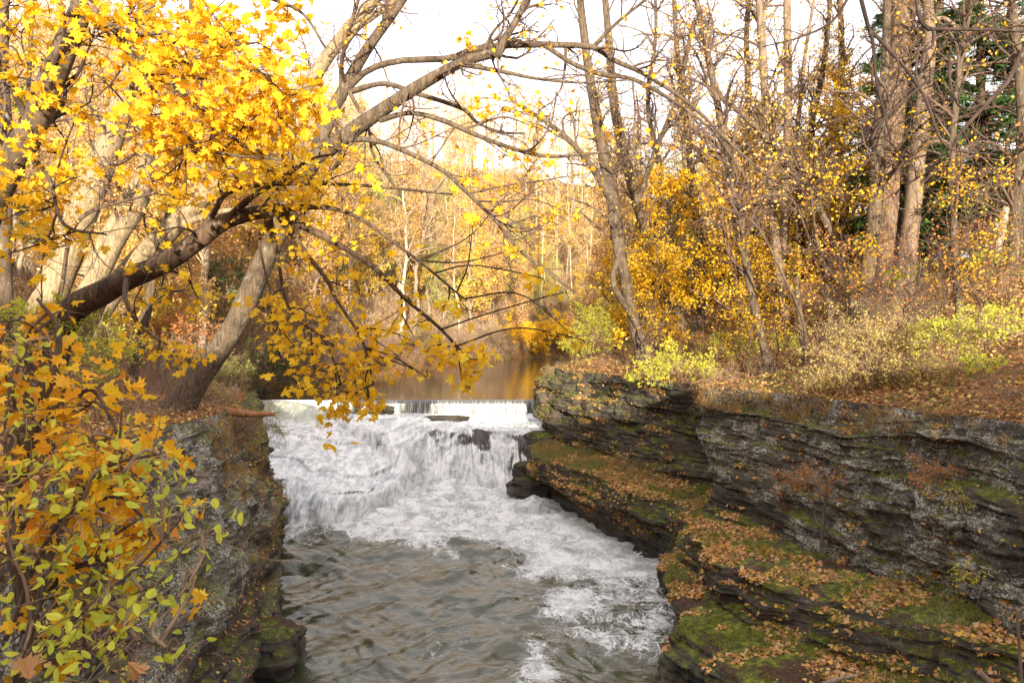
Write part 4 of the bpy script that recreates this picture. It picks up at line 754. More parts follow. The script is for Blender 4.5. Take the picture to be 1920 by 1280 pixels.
pine('pine_tree', 'green pine with drooping boughs just right of the smooth pale trunk', 18.8, 36.5, 15, .24, 302, M['needle'], 1.2, 4.0, sz=.3)
pine('pine_tree', 'pine farthest right, partly outside the view', 25.5, 37, 14, .26, 303, M['needle'], 1.2, 4.6)
pine('pine_tree', 'dark pine behind the other pines at the right', 25.5, 46, 16, .26, 304, M['needle'], 1.2, 4.8)

# ------------------------------------------------------------------ the far wood: each tree a thing, copied from a few models
def proto(name, seed, h, r, bark, twig, leaf, nleaf, size, n1=30, n2=160, n3=420, L1=(1.2, 3.4), lean=1.5, tr=(.35, 1)):
    rng = np.random.default_rng(seed); n = 24; t = np.linspace(0, 1, n)
    p = np.c_[lean*t*t*rng.uniform(-1, 1)+np.cumsum(rng.normal(0, .12, n)), np.cumsum(rng.normal(0, .11, n)), h*t-.5]; rad = r*np.linspace(1.1, .25, n)
    o = empty(name, (0, 0, 0)); T = Tubes(); T.add(p, rad, 7); link('trunk', T.build('trunk', bark, (0, 0, 0)), o); T = Tubes()
    l1 = grow(p[None], rad[None], n1, tr, (42, 14), L1, 7, .11, .14, .5, rng, minr=.014); T.add(*l1, 4)
    l2 = grow(l1[0], l1[1], n2, (.1, 1), (45, 15), (.7, 2.0), 5, .14, .12, .6, rng, minr=.010); T.add(*l2, 3)
    l3 = grow(l2[0], l2[1], n3, (.1, 1), (45, 15), (.4, 1.1), 3, .14, .1, .6, rng, minr=.008); T.add(*l3, 3)
    link('crown', T.build('crown', twig, (0, 0, 0)), o)
    if nleaf: link('foliage', leaves('foliage', tips(l3, rng, nleaf, .15), size*rng.uniform(.7, 1.3, nleaf), leaf, rng=rng, lod=1), o)
    return o
def conifer_proto(name, seed, h, r, mat, spread=2.6):
    rng = np.random.default_rng(seed); n = 24; t = np.linspace(0, 1, n); p = np.c_[np.cumsum(rng.normal(0, .03, n)), np.cumsum(rng.normal(0, .03, n)), h*t-.5]; rad = r*np.linspace(1.1, .15, n)
    o = empty(name, (0, 0, 0)); T = Tubes(); T.add(p, rad, 7); link('trunk', T.build('trunk', M['bark_dark'], (0, 0, 0)), o)
    n1 = int(h*6); tt = rng.uniform(.2, .98, n1); base = np.stack([np.interp(tt, t, p[:, k]) for k in range(3)], 1); a = rng.uniform(0, 6.283, n1); L = spread*(1.05-tt)*rng.uniform(.5, 1.2, n1)+.3; q = np.linspace(0, 1, 6)
    pts = base[:, None] + L[:, None, None]*np.stack((np.cos(a)[:, None]*q, np.sin(a)[:, None]*q, -.30*q*q+0*a[:, None]), -1); rd_ = (.02+.012*L)[:, None]*np.linspace(1, .3, 6)[None]; T = Tubes(); T.add(pts, rd_, 3); link('crown', T.build('crown', M['bark_dark'], (0, 0, 0)), o)
    k = n1*55; bi = rng.integers(0, n1, k); u = rng.uniform(.1, 1, k); c = base[bi]+(L[bi]*u)[:, None]*np.stack((np.cos(a[bi]), np.sin(a[bi]), -.30*u), -1)+rng.normal(0, .16, (k, 3))*np.array((1, 1, .5))
    link('foliage', leaves('foliage', c, rng.uniform(.12, .26, k), mat, rng=rng, lod=1, droop=1.2), o); return o
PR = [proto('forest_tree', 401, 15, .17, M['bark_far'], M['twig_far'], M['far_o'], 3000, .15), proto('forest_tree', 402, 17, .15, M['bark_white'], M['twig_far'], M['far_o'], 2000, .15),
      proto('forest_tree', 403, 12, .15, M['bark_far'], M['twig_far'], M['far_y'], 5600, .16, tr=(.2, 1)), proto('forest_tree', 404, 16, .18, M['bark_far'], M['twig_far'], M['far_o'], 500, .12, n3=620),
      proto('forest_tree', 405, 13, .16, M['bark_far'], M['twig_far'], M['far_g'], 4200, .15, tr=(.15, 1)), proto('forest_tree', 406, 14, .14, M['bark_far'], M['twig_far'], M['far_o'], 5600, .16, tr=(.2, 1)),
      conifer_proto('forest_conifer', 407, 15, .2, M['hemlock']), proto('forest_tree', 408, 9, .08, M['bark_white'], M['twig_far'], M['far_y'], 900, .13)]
LB = [('bare-limbed tree with a few orange leaves standing in the far wood', 'tree', 'orange-flecked trees of the far wood'), ('whitish slim-trunked tree standing in the far wood', 'tree', 'whitish-trunked trees of the far wood'), ('rounded yellow-leaved tree standing in the far wood', 'tree', 'yellow trees of the far wood'),
      ('leafless grey-brown tree standing in the far wood', 'tree', 'leafless trees of the far wood'), ('yellow-green leafy tree standing in the far wood', 'tree', 'yellow-green trees of the far wood'), ('orange-brown leafy tree standing in the far wood', 'tree', 'orange-brown trees of the far wood'),
      ('dark green conifer standing in the far wood', 'conifer', 'conifers of the far wood'), ('small pale-stemmed sapling with yellow leaves in the far wood', 'sapling', 'saplings of the far wood')]
used = set()
def copy_thing(k, loc, rz, sc, label=None, group=None, tilt=(0, 0)):
    p = PR[k]
    if k in used:
        o = p.copy(); C.collection.objects.link(o)
        for ch in list(p.children):
            if ch.type == 'MESH': c = ch.copy(); C.collection.objects.link(c); c.parent = o
    else: o = p; used.add(k)
    o.location = loc; o.rotation_euler = (tilt[0], tilt[1], rz); o.scale = (sc, sc, sc)
    if label or k >= 0: tag(o, label or LB[k][0], LB[k][1], group or LB[k][2])
    return o
rg = random.Random(5); pts = []
def far_wood():
    rng = np.random.default_rng(71); n = 290; d = rng.uniform(118, 235, n); px = rng.uniform(0, 1500, n); x = (px-960)/F*d; z = gz_left(x, d)-.3; h = rng.uniform(15, 27, n)
    t = np.linspace(0, 1, 8)[None, :, None]; p = np.stack((x, d, z), 1)[:, None]+t*np.stack((rng.normal(0, .8, n), rng.normal(0, .8, n), h), 1)[:, None]; r = .15*np.linspace(1.1, .3, 8)[None]*np.ones((n, 1))
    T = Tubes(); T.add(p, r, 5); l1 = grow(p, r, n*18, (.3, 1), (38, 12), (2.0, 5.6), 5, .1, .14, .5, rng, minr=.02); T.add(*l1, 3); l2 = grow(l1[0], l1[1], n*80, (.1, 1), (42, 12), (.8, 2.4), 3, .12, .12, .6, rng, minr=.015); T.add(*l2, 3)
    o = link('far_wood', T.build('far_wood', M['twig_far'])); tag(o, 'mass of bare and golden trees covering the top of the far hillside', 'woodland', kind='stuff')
    q = tips(l2, rng, n*560, .3); m = vnoise(q[:, 0]*.06, q[:, 1]*.06, 0, 3)+rng.normal(0, .25, len(q))
    for mm, mt, nm in ((m > .15, 'far_y', 'yellow leaves in the woodland on the far hilltop'), (m <= .15, 'far_o', 'orange leaves in the woodland on the far hilltop')):
        o = link('leaf_canopy', leaves('leaf_canopy', q[mm], .22*rng.uniform(.7, 1.3, mm.sum()), M[mt], rng=rng, lod=1)); tag(o, nm, 'leaves', kind='stuff')
def sow(n, pxr, dr, wts, gap, edge=2.0, scr=(.8, 1.15), side=None, dpow=1.0):
    c = 0; tries = 0
    while c < n and tries < n*40:
        tries += 1; d = dr[0]+(dr[1]-dr[0])*rg.random()**dpow; px = rg.uniform(*pxr); x = (px-960)/F*d
        e1 = float(near(np.array([x]), np.array([d]), EDL)[0][0]); e2 = float(near(np.array([x]), np.array([d]), EDR)[0][0])
        xl = np.interp(d, LYY, LXX); xr = np.interp(d, RYY, RXX)
        s_ = 'l' if (x < xl or d > 172) else ('r' if x > xr else None)
        if side and s_ != side: continue
        if s_ is None or (e1 if s_ == 'l' else e2) < edge or any((x-a)**2+(d-b)**2 < gap*gap for a, b in pts): continue
        z = float((gz_left if s_ == 'l' else gz_right)(np.array([x]), np.array([d]))[0])
        k = rg.choices(range(len(PR)), wts)[0]; sc = rg.uniform(*scr); pts.append((x, d)); c += 1
        copy_thing(k, (x, d, z-.2), rg.uniform(0, 6.28), sc, tilt=(rg.gauss(0, .05), rg.gauss(0, .06)))
LY = sorted([(p[1], p[0]) for p in LUP]+[(50, -16.8), (30, -10), (10, -5.8)]); LYY = [a for a, _ in LY]; LXX = [b for _, b in LY]
RY = sorted([(p[1], p[0]) for p in RUP]+[(50, 2.3), (28, 6.9), (20.5, 9.5), (15.8, 11.1)]); RYY = [a for a, _ in RY]; RXX = [b for _, b in RY]
far_wood()
sow(16, (-60, 470), (31, 50), (2, 2, 3, 2, 1, 4, .6, 2), 1.6, 2.5, (.6, .95), 'l')
sow(34, (430, 1000), (72, 118), (3, 2, 2, 3, 2, 5, .3, .5), 2.2, 3.0, (1.15, 1.5), 'l')
sow(26, (200, 760), (38, 66), (3, 1, 1, 1, .5, 6, .2, 1), 2.0, 2.0, (1.1, 1.35), 'l')
sow(46, (-60, 760), (50, 92), (3, 3, 3, 3, 1, 4, .9, 2), 2.0, 2.0, (.7, 1.0), 'l')
sow(34, (560, 860), (84, 125), (1, 1.5, 1, 1, 6, 1, 2.0, 1), 2.3, 2, (.7, 1.1), 'l')
sow(24, (900, 1130), (112, 150), (1, 2, 3, 1, 4, 3, .1, 3), 2.3, 3, (.5, .9), 'l')
sow(72, (60, 1400), (95, 125), (4, 4, 2, 4, 1.5, 5, .25, 1), 2.6, 2.0, (.75, 1.15), 'l', 1.2)
sow(30, (1180, 1720), (47, 68), (.5, .5, 6, .5, 2, 1.5, .1, 1), 2.2, 3.0, (.6, .95), 'r')
sow(14, (1110, 1360), (52, 80), (2, 1, 0, 6, 0, 1, 0, 0), 2.2, 1.5, (.95, 1.3), 'r')
sow(9, (1120, 1500), (60, 90), (3, 1, 2, 5, 1, 2, .1, 1), 2.4, 3.0, (.6, .9), 'r')
# ------------------------------------------------------------------ undergrowth, a mass nobody could count
def brush(name, label, n, region, gz, hgt, mat, seed, sub=5, minr=.008):
    rng = np.random.default_rng(seed); x, y = region(rng, n); z = gz(x, y); n = len(x); T = Tubes()
    b = np.stack((x, y, z-.05), 1)[:, None].repeat(sub, 1).reshape(-1, 3) + rng.normal(0, .12, (n*sub, 3))*np.array((1, 1, 0)); L = rng.uniform(*hgt, len(b)); d = nrm(rng.normal(0, .45, b.shape)+np.array((0, 0, 1))); P_ = [b]; dr = rng.normal(0, .16, b.shape)
    for i in range(4): d = nrm(d+dr+rng.normal(0, .12, b.shape)); P_.append(P_[-1]+d*(L/4)[:, None])
    p = np.stack(P_, 1); r = np.linspace(1, .4, 5)[None]*np.full((len(p), 1), minr); T.add(p, r, 3)
    l2 = grow(p, r, len(p)*3, (.2, 1), (45, 12), (hgt[0]*.3, hgt[1]*.45), 3, .15, .1, .8, rng, minr=minr*.8); T.add(*l2, 3)
    o = link(name, T.build(name, mat)); tag(o, label, 'undergrowth', kind='stuff'); return l2
def reg_hill(rng, n):
    e = np.where(rng.random(n) < .45, 2.5+rng.exponential(14, n), rng.uniform(5, 110, n)); u = rng.uniform(0, 1, n); q = rs([p for p in LUP[2:]]+[(-16.8, 50, 4), (-13, 37, 5)], 400); i = (u*399).astype(int); dv = np.array([dL(p) for p in q])[i]
    return q[i, 0]+e*dv[:, 0]+rng.normal(0, .5, n), q[i, 1]+e*dv[:, 1]+rng.normal(0, .5, n)
l2 = brush('undergrowth', 'tangled bare undergrowth covering the far hillside', 6500, reg_hill, gz_left, (1.2, 3.2), M['twig_far'], 501, minr=.013)
rng = np.random.default_rng(9); o = link('ground_cover', leaves('ground_cover', tips(l2, rng, 60000, .1), .16*rng.uniform(.6, 1.3, 60000), M['far_o'], rng=rng, lod=1)); tag(o, 'withered orange leaves clinging to the undergrowth of the far hillside', 'leaves', kind='stuff')
def reg_shore(rng, n):
    q = rs([p for p in LUP[3:]]+[(-16.8, 50, 4)], 400); i = rng.integers(0, 400, n); dv = np.array([dL(p) for p in q])[i]; e = rng.uniform(.3, 3.5, n)
    return q[i, 0]+e*dv[:, 0], q[i, 1]+e*dv[:, 1]
brush('undergrowth', 'dark bare brush along the left shore above the dam', 700, reg_shore, gz_left, (1.2, 2.8), M['brush'], 502, minr=.014)
def reg_r(rng, n):
    x = rng.uniform(3, 24, n); y = rng.uniform(22, 50, n); x_e = np.interp(y, RYY, RXX)
    y_e = np.interp(x, [2.5, 6.3, 6.8, 8.4, 9.5, 11.0], [44, 31.5, 27, 23.4, 20.6, 15.8]); m = (y > y_e+.8); return x[m], y[m]
brush('undergrowth', 'fine dry stems standing among the fallen leaves on the right bank', 1500, reg_r, gz_right, (.25, .95), M['brush'], 503, sub=3, minr=.005)
def reg_l(rng, n):
    y = rng.uniform(16, 46, n); x = np.interp(y, [15.5, 22, 31, 44, 50], [-7.8, -8.1, -10.6, -14.8, -16.8]) - rng.uniform(.4, 9, n); return x, y
brush('undergrowth', 'fine brown stems among the leaves on the left bank', 1100, reg_l, gz_left, (.3, 1.3), M['brush'], 504, sub=3, minr=.006)

# ------------------------------------------------------------------ fallen leaves and moss, sampled on the real surfaces
def faces_c(V, f):
    a, b, c, d = (V[f[:, i]] for i in range(4)); n = np.cross(c-a, d-b); A = .5*np.linalg.norm(n, axis=1); n = nrm(n); n = n*np.sign(n[:, 2:3]+1e-9); return a, b, c, d, n, A
def scatter(V, f, dens, rng):
    a, b, c, d, n, A = faces_c(V, f); w = A*dens((a+c)/2, n); k = rng.poisson(w); i = np.repeat(np.arange(len(f)), k); u = rng.random((len(i), 2))
    p = (a[i]*(1-u[:, :1])+b[i]*u[:, :1])*(1-u[:, 1:])+(d[i]*(1-u[:, :1])+c[i]*u[:, :1])*u[:, 1:]; return p+n[i]*.02, n[i]
rng = np.random.default_rng(21)
def lit(name, label, V, f, dens, size, mat, lod=1, shape=SIMPLE, lift=.0):
    p, n = scatter(V, f, dens, rng); o = link(name, leaves(name, p+n*lift, size*rng.uniform(.6, 1.3, len(p)), mat, shape, rng, nrmv=n*1.0+rng.normal(0, .25, p.shape), lod=lod)); tag(o, label, 'leaves', kind='stuff'); return len(p)
nzm = lambda c, s_, sd: fbm(c[:, 0]*s_, c[:, 1]*s_, c[:, 2]*s_, 3, sd)
nn = [lit('fallen_leaves', 'brown and orange leaf litter on the right bank', VRB, fRB, lambda c, n: 75*(c[:, 0] < 26)*(c[:, 1] < 52)*(c[:, 1] > 13)*(.35+.65*sstep(-.3, .3, nzm(c, .8, 1)))*np.clip(30/np.maximum(c[:, 1], 1), .4, 1.3), .12, M['litter']),
 lit('fallen_leaves', 'brown leaf litter on the left bank', VLB, fLB, lambda c, n: 60*(c[:, 0] > -32)*(c[:, 1] < 50)*(c[:, 1] > 4), .12, M['litter']),
 lit('fallen_leaves', 'pale orange leaves lying on the right cliff ledges', VR, fR, lambda c, n: 230*sstep(.70, .93, n[:, 2])*(c[:, 1] < 46)*(c[:, 1] > 9)*(c[:, 2] > .7)*sstep(.02, .17, nzm(c, 1.1, 2)+.14*(c[:, 2] > 2.2)*(c[:, 2] < 3)+.12*(c[:, 1] > 31)-.25*(c[:, 2] > 3.2)), .10, M['litter_mix'], 0, MAPLE),
 lit('fallen_leaves', 'scattered rusty leaves caught on the right cliff face', VR, fR, lambda c, n: 9*sstep(.2, .6, n[:, 2])*(c[:, 1] < 44)*(c[:, 1] > 9)*(c[:, 2] > 1.0)*sstep(0.0, .3, nzm(c, .6, 3)), .09, M['litter'], 0),
 lit('fallen_leaves', 'rusty leaves caught on the left cliff face', VL, fL, lambda c, n: 45*sstep(.08, .45, n[:, 2])*(c[:, 1] < 36)*(c[:, 1] > 5)*(c[:, 2] > .8)*sstep(-.05, .25, nzm(c, .6, 4)), .09, M['litter'], 0)]
print('litter', nn)
def tufts(name, label, V, f, dens, h, mat, droop=.0, blades=9):
    p, n = scatter(V, f, dens, rng); p = p.repeat(blades, 0)+rng.normal(0, .04, (len(p)*blades, 3)); n = n.repeat(blades, 0); L = h*rng.uniform(.5, 1.2, len(p)); d = nrm(rng.normal(0, .5, p.shape)+n*.8+np.array((0, 0, .5))); w = nrm(np.cross(d, rng.normal(0, 1, p.shape)))*.007
    q1 = p+d*(L*.5)[:, None]; d2 = nrm(d+np.array((0, 0, -.5-droop))); q2 = q1+d2*(L*.5)[:, None]; V_ = np.stack((p-w, p+w, q1+w*.8, q1-w*.8, q2), 1).reshape(-1, 3); b = 5*np.arange(len(p))[:, None]
    o = link(name, mesh(name, V_, [b+np.array([[0, 1, 2, 3]]), b+np.array([[3, 2, 4]])], mat, smooth=False)); tag(o, label, 'grass', kind='stuff')
tufts('grass', 'olive grass and moss tufts along the right cliff ledges', VR, fR, lambda c, n: 26*sstep(.5, .8, n[:, 2])*(c[:, 1] < 46)*(c[:, 1] > 10)*(c[:, 2] > 1.2)*sstep(.0, .25, nzm(c, .7, 12)), .16, M['grass'])
tufts('moss', 'short green moss cushions on the near right ledges', VR, fR, lambda c, n: 150*sstep(.6, .85, n[:, 2])*(c[:, 1] < 30)*(c[:, 1] > 13)*(c[:, 2] > 1.0)*(c[:, 2] < 3.1)*sstep(.05, .25, nzm(c, 1.0, 52)), .07, M['moss'], .3, 8)
tufts('grass', 'long grass hanging over the ledge beside the falls', VR, fR, lambda c, n: 34*sstep(.3, .7, n[:, 2])*sstep(-.2, .2, nzm(c, 1.1, 31))*(c[:, 1] < 41)*(c[:, 1] > 33.5)*(c[:, 2] > 2.1)*(c[:, 2] < 3.0), .42, M['grass'], 1.2, 10)
tufts('grass', 'tan dead grass mixed into the ledge beside the falls', VR, fR, lambda c, n: 26*sstep(.3, .7, n[:, 2])*sstep(-.1, .3, nzm(c, 1.1, 32))*(c[:, 1] < 42)*(c[:, 1] > 31)*(c[:, 2] > 2.1)*(c[:, 2] < 3.0), .38, M['drygrass'], 1.0, 10)
tufts('grass', 'dry grass drooping from the shelf of the left cliff', VL, fL, lambda c, n: 10*sstep(.1, .5, n[:, 2])*(c[:, 1] < 33)*(c[:, 1] > 20)*(c[:, 2] > 1.8)*sstep(0, .2, nzm(c, .8, 13)), .38, M['drygrass'], 1.2, 10)
rimd = lambda c: (c[:, 2] > 5.6)
tufts('grass', 'brown roots and dry grass hanging from the right cliff rim', VR, fR, lambda c, n: 34*(c[:, 1] < 46)*(c[:, 1] > 14)*(c[:, 2] > 6.05)*sstep(-.2, .2, nzm(c, .7, 14)), .5, M['drygrass'], 2.4, 8)
tufts('grass', 'green weeds scattered through the leaf litter of the right bank', VRB, fRB, lambda c, n: 7*(c[:, 0] < 22)*(c[:, 1] < 46)*(c[:, 1] > 16)*sstep(0.0, .25, nzm(c, .4, 15)), .22, M['grass'], .4, 10)

# ------------------------------------------------------------------ shrubs
def shrub(name, label, c, r, n, leaf, nleaf, size, seed, twig=None, shape=OVATE, lod=0, cat='shrub', L=None, hang=0.0, minr=.004, sub=7, group=None):
    rng = np.random.default_rng(seed); c = np.array(c, float); r = np.array(r, float); o = empty(name, c, label, cat, group); T = Tubes()
    b = c+rng.normal(0, .18, (n, 3))*r*np.array((1, 1, 0)); tgt = c+nrm(rng.normal(0, 1, (n, 3))*np.array((1, 1, .7))+np.array((0, 0, .75-hang)))*r*rng.uniform(.6, 1.1, (n, 1)); mid = .5*(b+tgt)+np.array((0, 0, .25+.25*hang))*r[2]+rng.normal(0, .12, (n, 3))*r; t = np.linspace(0, 1, 8)[None, :, None]
    p = b[:, None]*(1-t)**2+2*mid[:, None]*t*(1-t)+tgt[:, None]*t*t; rd_ = np.linspace(1, .35, 8)[None]*np.full((n, 1), minr*2.2); T.add(p, rd_, 5); m = float(r.mean())
    l2 = grow(p, rd_, n*sub, (.2, 1), (45, 14), (m*.25, m*.6), 5, .16, .05-hang*.2, .7, rng, minr=minr); T.add(*l2, 3)
    l3 = grow(l2[0], l2[1], n*sub*3, (.2, 1), (45, 14), (m*.1, m*.28), 3, .16, .05-hang*.2, .7, rng, minr=minr*.75); T.add(*l3, 3)
    link('stems', T.build('stems', twig or M['brush'], c), o)
    if nleaf: link('foliage', leaves('foliage', tips(l3, rng, nleaf, .03), size*rng.uniform(.7, 1.2, nleaf), leaf, shape, rng, .5, c, lod=lod), o)
    return o
SH = [
 ('bright lime-yellow bush spilling over the right cliff rim', P(1270, 700, 30.4), (1.9, 1.1, 1.2), 28, M['limeb'], 3000, .085, {}),
 ('lime sprigs dangling below the rim right of the bright bush', P(1450, 735, 25.8), (.5, .5, .9), 10, M['limeb'], 190, .08, dict(hang=1.2)),
 ('olive-leaved bush at the river corner of the right bank', P(1120, 640, 40.0), (2.2, 1.6, 2.0), 34, M['lime'], 5200, .08, dict(lod=1)),
 ('yellow-green low bush above the bright lime bush', P(1375, 660, 31), (1.3, 1.0, 1.0), 22, M['lime'], 1300, .08, {}),
 ('faded green bush between the slender trunks', P(1460, 655, 31), (.9, .7, .8), 16, M['lime'], 800, .07, {}),
 ('wide wispy tan bush drooping over the right cliff rim', P(1640, 700, 22.6), (2.3, 1.3, 1.7), 90, M['tan'], 9000, .065, dict(lod=1, hang=.35, sub=7, minr=.005)),
 ('small tan bush hanging low on the right cliff face', P(1600, 810, 21.8), (.75, .5, .6), 22, M['tan'], 1100, .045, dict(lod=1, hang=.6)),
 ('grey leafless bush with arching stems hanging beside the lime bush', P(1350, 735, 28.2), (1.5, 1.0, 1.3), 34, M['limeb'], 60, .07, dict(hang=.8, sub=8)),
 ('rust-red bush beside the snapped stems', P(1510, 560, 33), (1.0, .8, 1.0), 24, M['rust'], 1500, .07, dict(lod=1)),
 ('yellow-leaved shrub patch at the right edge of the slope', P(1870, 625, 20), (1.5, 1.2, .8), 26, M['limeb'], 1500, .075, {}),
 ('yellow-green low shrub left of the edge shrub patch', P(1770, 640, 21), (1.2, 1.0, .6), 22, M['lime'], 1200, .07, {}),
 ('lime sprig with broad leaves in front of the right edge shrubs', P(1830, 700, 18.5), (.7, .5, .5), 10, M['limeb'], 260, .09, {}),
 ('grey twiggy thicket right of the forked trunk', P(1690, 600, 27), (2.2, 1.5, 1.5), 55, M['tan'], 700, .05, dict(lod=1, sub=8)),
 ('brown bramble at the right edge above the cliff', P(1890, 740, 17.5), (1.0, .8, .8), 26, M['rust'], 300, .07, dict(hang=.5)),
 ('yellow maple seedling with few leaves beside the pale trunk', P(1700, 530, 26), (.9, .6, .8), 9, M['limeb'], 90, .14, dict(shape=MAPLE)),
 ('yellow maple seedling with few leaves right of the thin dark trunk', P(1850, 500, 25), (.9, .6, .7), 9, M['limeb'], 80, .14, dict(shape=MAPLE)),
 ('dark brown brush hanging at the near corner beside the dam', P(1040, 700, 43), (.9, .9, 1.0), 34, M['olive'], 500, .07, dict(lod=1, hang=.8)),
 ('ferny olive clump on the rock column by the dam', P(1030, 775, 42.4), (.55, .5, .9), 26, M['olive'], 1500, .07, dict(lod=1, hang=.9)),
 ('fresh green leafy shrub in front of the dark maple base', P(95, 650, 12.2), (1.0, .8, .75), 26, M['lime'], 2300, .065, {}),
 ('pale green shrub left of the thin grey trunk', P(200, 690, 20), (1.3, 1.0, 1.0), 24, M['lime'], 1300, .08, {}),
 ('olive bush beside the foot of the leaning tree', P(420, 725, 27), (1.3, 1.0, 1.0), 26, M['olive'], 1900, .075, dict(lod=1)),
 ('straggling yellow-olive bush hanging beside the white water', P(500, 800, 27.2), (.85, .8, 1.3), 22, M['lime'], 800, .06, dict(hang=.9)),
 ('brown leafless brush on the left cliff shoulder', P(450, 810, 25.6), (.8, .7, .9), 40, M['rust'], 260, .06, dict(hang=.6)),
 ('small tan bush above the left rim at the fallen branch', P(380, 745, 24), (.9, .7, .6), 22, M['tan'], 700, .06, dict(lod=1)),
 ('orange-leaved low shrub behind the leaning tree', P(330, 640, 30), (2.2, 1.4, 1.2), 26, M['rust'], 1800, .10, dict(lod=1)),
 ('olive bush on the far left shore above the water', P(790, 668, 84), (3.2, 2.0, 3.0), 30, M['olive'], 2600, .16, dict(lod=1, minr=.012)),
 ('grey-purple leafless thicket on the point of the far left shore', P(918, 665, 99), (3.0, 2.2, 4.2), 70, M['tan'], 900, .12, dict(lod=1, minr=.015)),
 ('golden sunlit bush on the far shore where the river bends', P(982, 655, 107.5), (5.0, 2.0, 4.6), 40, M['gold'], 9000, .26, dict(lod=1, minr=.012)),
 ('second golden bush at the far bend nearer the right bank', P(1035, 650, 112), (4.5, 2.0, 4.4), 36, M['gold'], 7000, .26, dict(lod=1, minr=.012)),
 ('dark drooping hemlock bush on the left slope', P(505, 700, 52), (2.6, 1.6, 2.4), 30, M['hemlock'], 4200, .14, dict(lod=1, minr=.01, hang=.4)),
 ('shadowed hemlock bush high on the left slope', P(430, 560, 48), (2.6, 1.6, 2.8), 30, M['hemlock'], 4200, .14, dict(lod=1, minr=.01, hang=.4)),
 ('small green plants tufted on the upper right cliff ledge', P(1500, 1085, 19.4), (.5, .4, .25), 10, M['lime'], 160, .06, {}),
 ('bright green plant among leaves on the near ledge', P(1590, 1090, 18.4), (.45, .4, .25), 10, M['lime'], 180, .06, {}),
 ('weed clump rooted in the lichened cliff face', P(1790, 940, 17.2), (.35, .35, .4), 9, M['lime'], 120, .06, dict(hang=.6)),
 ('weeds with yellow-green leaves low on the right cliff', P(1820, 1080, 14.8), (.5, .35, .3), 9, M['limeb'], 120, .055, dict(hang=.5)),
 ('withered vine with rusty leaves on the right cliff face', P(1540, 900, 20.6), (1.4, .5, .5), 26, M['rust'], 420, .08, dict(hang=.9)),
 ('second rusty vine below a crack in the right cliff', P(1760, 890, 18), (.9, .5, .5), 22, M['rust'], 300, .08, dict(hang=.9)),
 ('fern sprig on the mossy lower ledge', P(1440, 1140, 20), (.22, .2, .25), 9, M['lime'], 70, .05, {}),
]
for i, (lab, c, r, n, lf, nl, sz, kw) in enumerate(SH): shrub('shrub', lab, c, r, n, lf, nl, sz, 600+i, **kw)

# ------------------------------------------------------------------ foreground plants at the lower left
OC = [(60,650,60,34,5.4,26),(40,720,50,40,5.4,22),(130,700,36,50,5.3,26),(160,760,50,40,5.2,34),(120,830,60,30,5.2,26),(200,830,50,40,5.1,36),(240,880,40,30,5,24),(170,900,50,30,5.1,26),(250,840,24,20,5,10),(200,950,40,24,5,16),(150,960,50,24,5,18),(270,1010,44,30,4.9,26),(235,990,30,20,4.9,12),(130,1050,60,26,5,20),(190,1065,40,20,4.9,12),(80,1090,40,24,5,12),(90,1180,40,24,4.8,9),(30,600,30,30,5.4,12),(180,1120,30,18,4.9,8),(150,1235,40,18,4.6,7)]
s1 = [tr_([(60, 1180, 5, 14), (25, 1000, 5.1, 12), (50, 850, 5.2, 10), (95, 720, 5.3, 8), (110, 620, 5.4, 5), (70, 560, 5.4, 3)]), ]
l1_ = [tr_(r) for r in ([(50, 850, 5.2, 6), (110, 780, 5.2, 5), (170, 730, 5.2, 4), (215, 800, 5.1, 3), (250, 870, 5, 2)], [(25, 1000, 5.1, 6), (100, 940, 5.1, 5), (180, 900, 5, 4), (260, 960, 4.9, 2.5), (290, 1010, 4.9, 2)], [(60, 1150, 5, 5), (120, 1080, 5, 4), (200, 1050, 4.9, 3), (300, 1130, 4.8, 2)])]
tree('maple_sapling', 'orange-leaved maple sapling close by in the lower left corner', 'sapling', s1, M['bark_dark'], M['twig'], 701, n1=18, L1=(.3, .9), n2=40, L2=(.15, .4), n3=60, L3=(.1, .25), limbs=l1_, clusters=OC, cmul=1.25, cspread=1.15, leaf=M['orange'], csize=.095, minr=.0018, stemn=10, nleaf=60, size=.1, lod=0)
GC = [(20,700,24,40,4.8,14),(60,790,40,30,4.8,16),(30,860,36,30,4.8,16),(110,880,40,40,4.7,26),(60,950,40,30,4.7,16),(150,940,36,30,4.6,18),(200,820,24,40,4.7,12),(245,870,20,30,4.6,10),(300,895,34,20,4.5,12),(285,920,18,26,4.5,8),(335,960,24,20,4.5,8),(190,1000,40,26,4.6,18),(240,1060,40,30,4.5,22),(60,1060,36,26,4.6,14),(18,1020,18,20,4.6,6),(110,1120,36,20,4.5,12),(140,1175,60,22,4.4,30),(195,1205,40,20,4.4,16),(210,1120,40,24,4.4,18),(260,1150,30,24,4.4,12),(345,1105,14,8,4.4,3),(345,1060,12,8,4.4,3),(412,995,16,10,4.6,4),(340,1225,18,12,4.2,4),(265,1180,30,20,4.3,8),(235,1250,30,16,4.2,7),(40,1245,40,20,4.4,10),(20,930,20,30,4.7,8),(130,1030,30,20,4.6,10),(60,640,30,24,4.9,12),(20,780,18,24,4.8,8)]
s2 = [tr_([(30, 1300, 4.6, 9), (70, 1130, 4.6, 7), (120, 980, 4.7, 6), (190, 880, 4.7, 4), (300, 850, 4.6, 2.5)]), ]
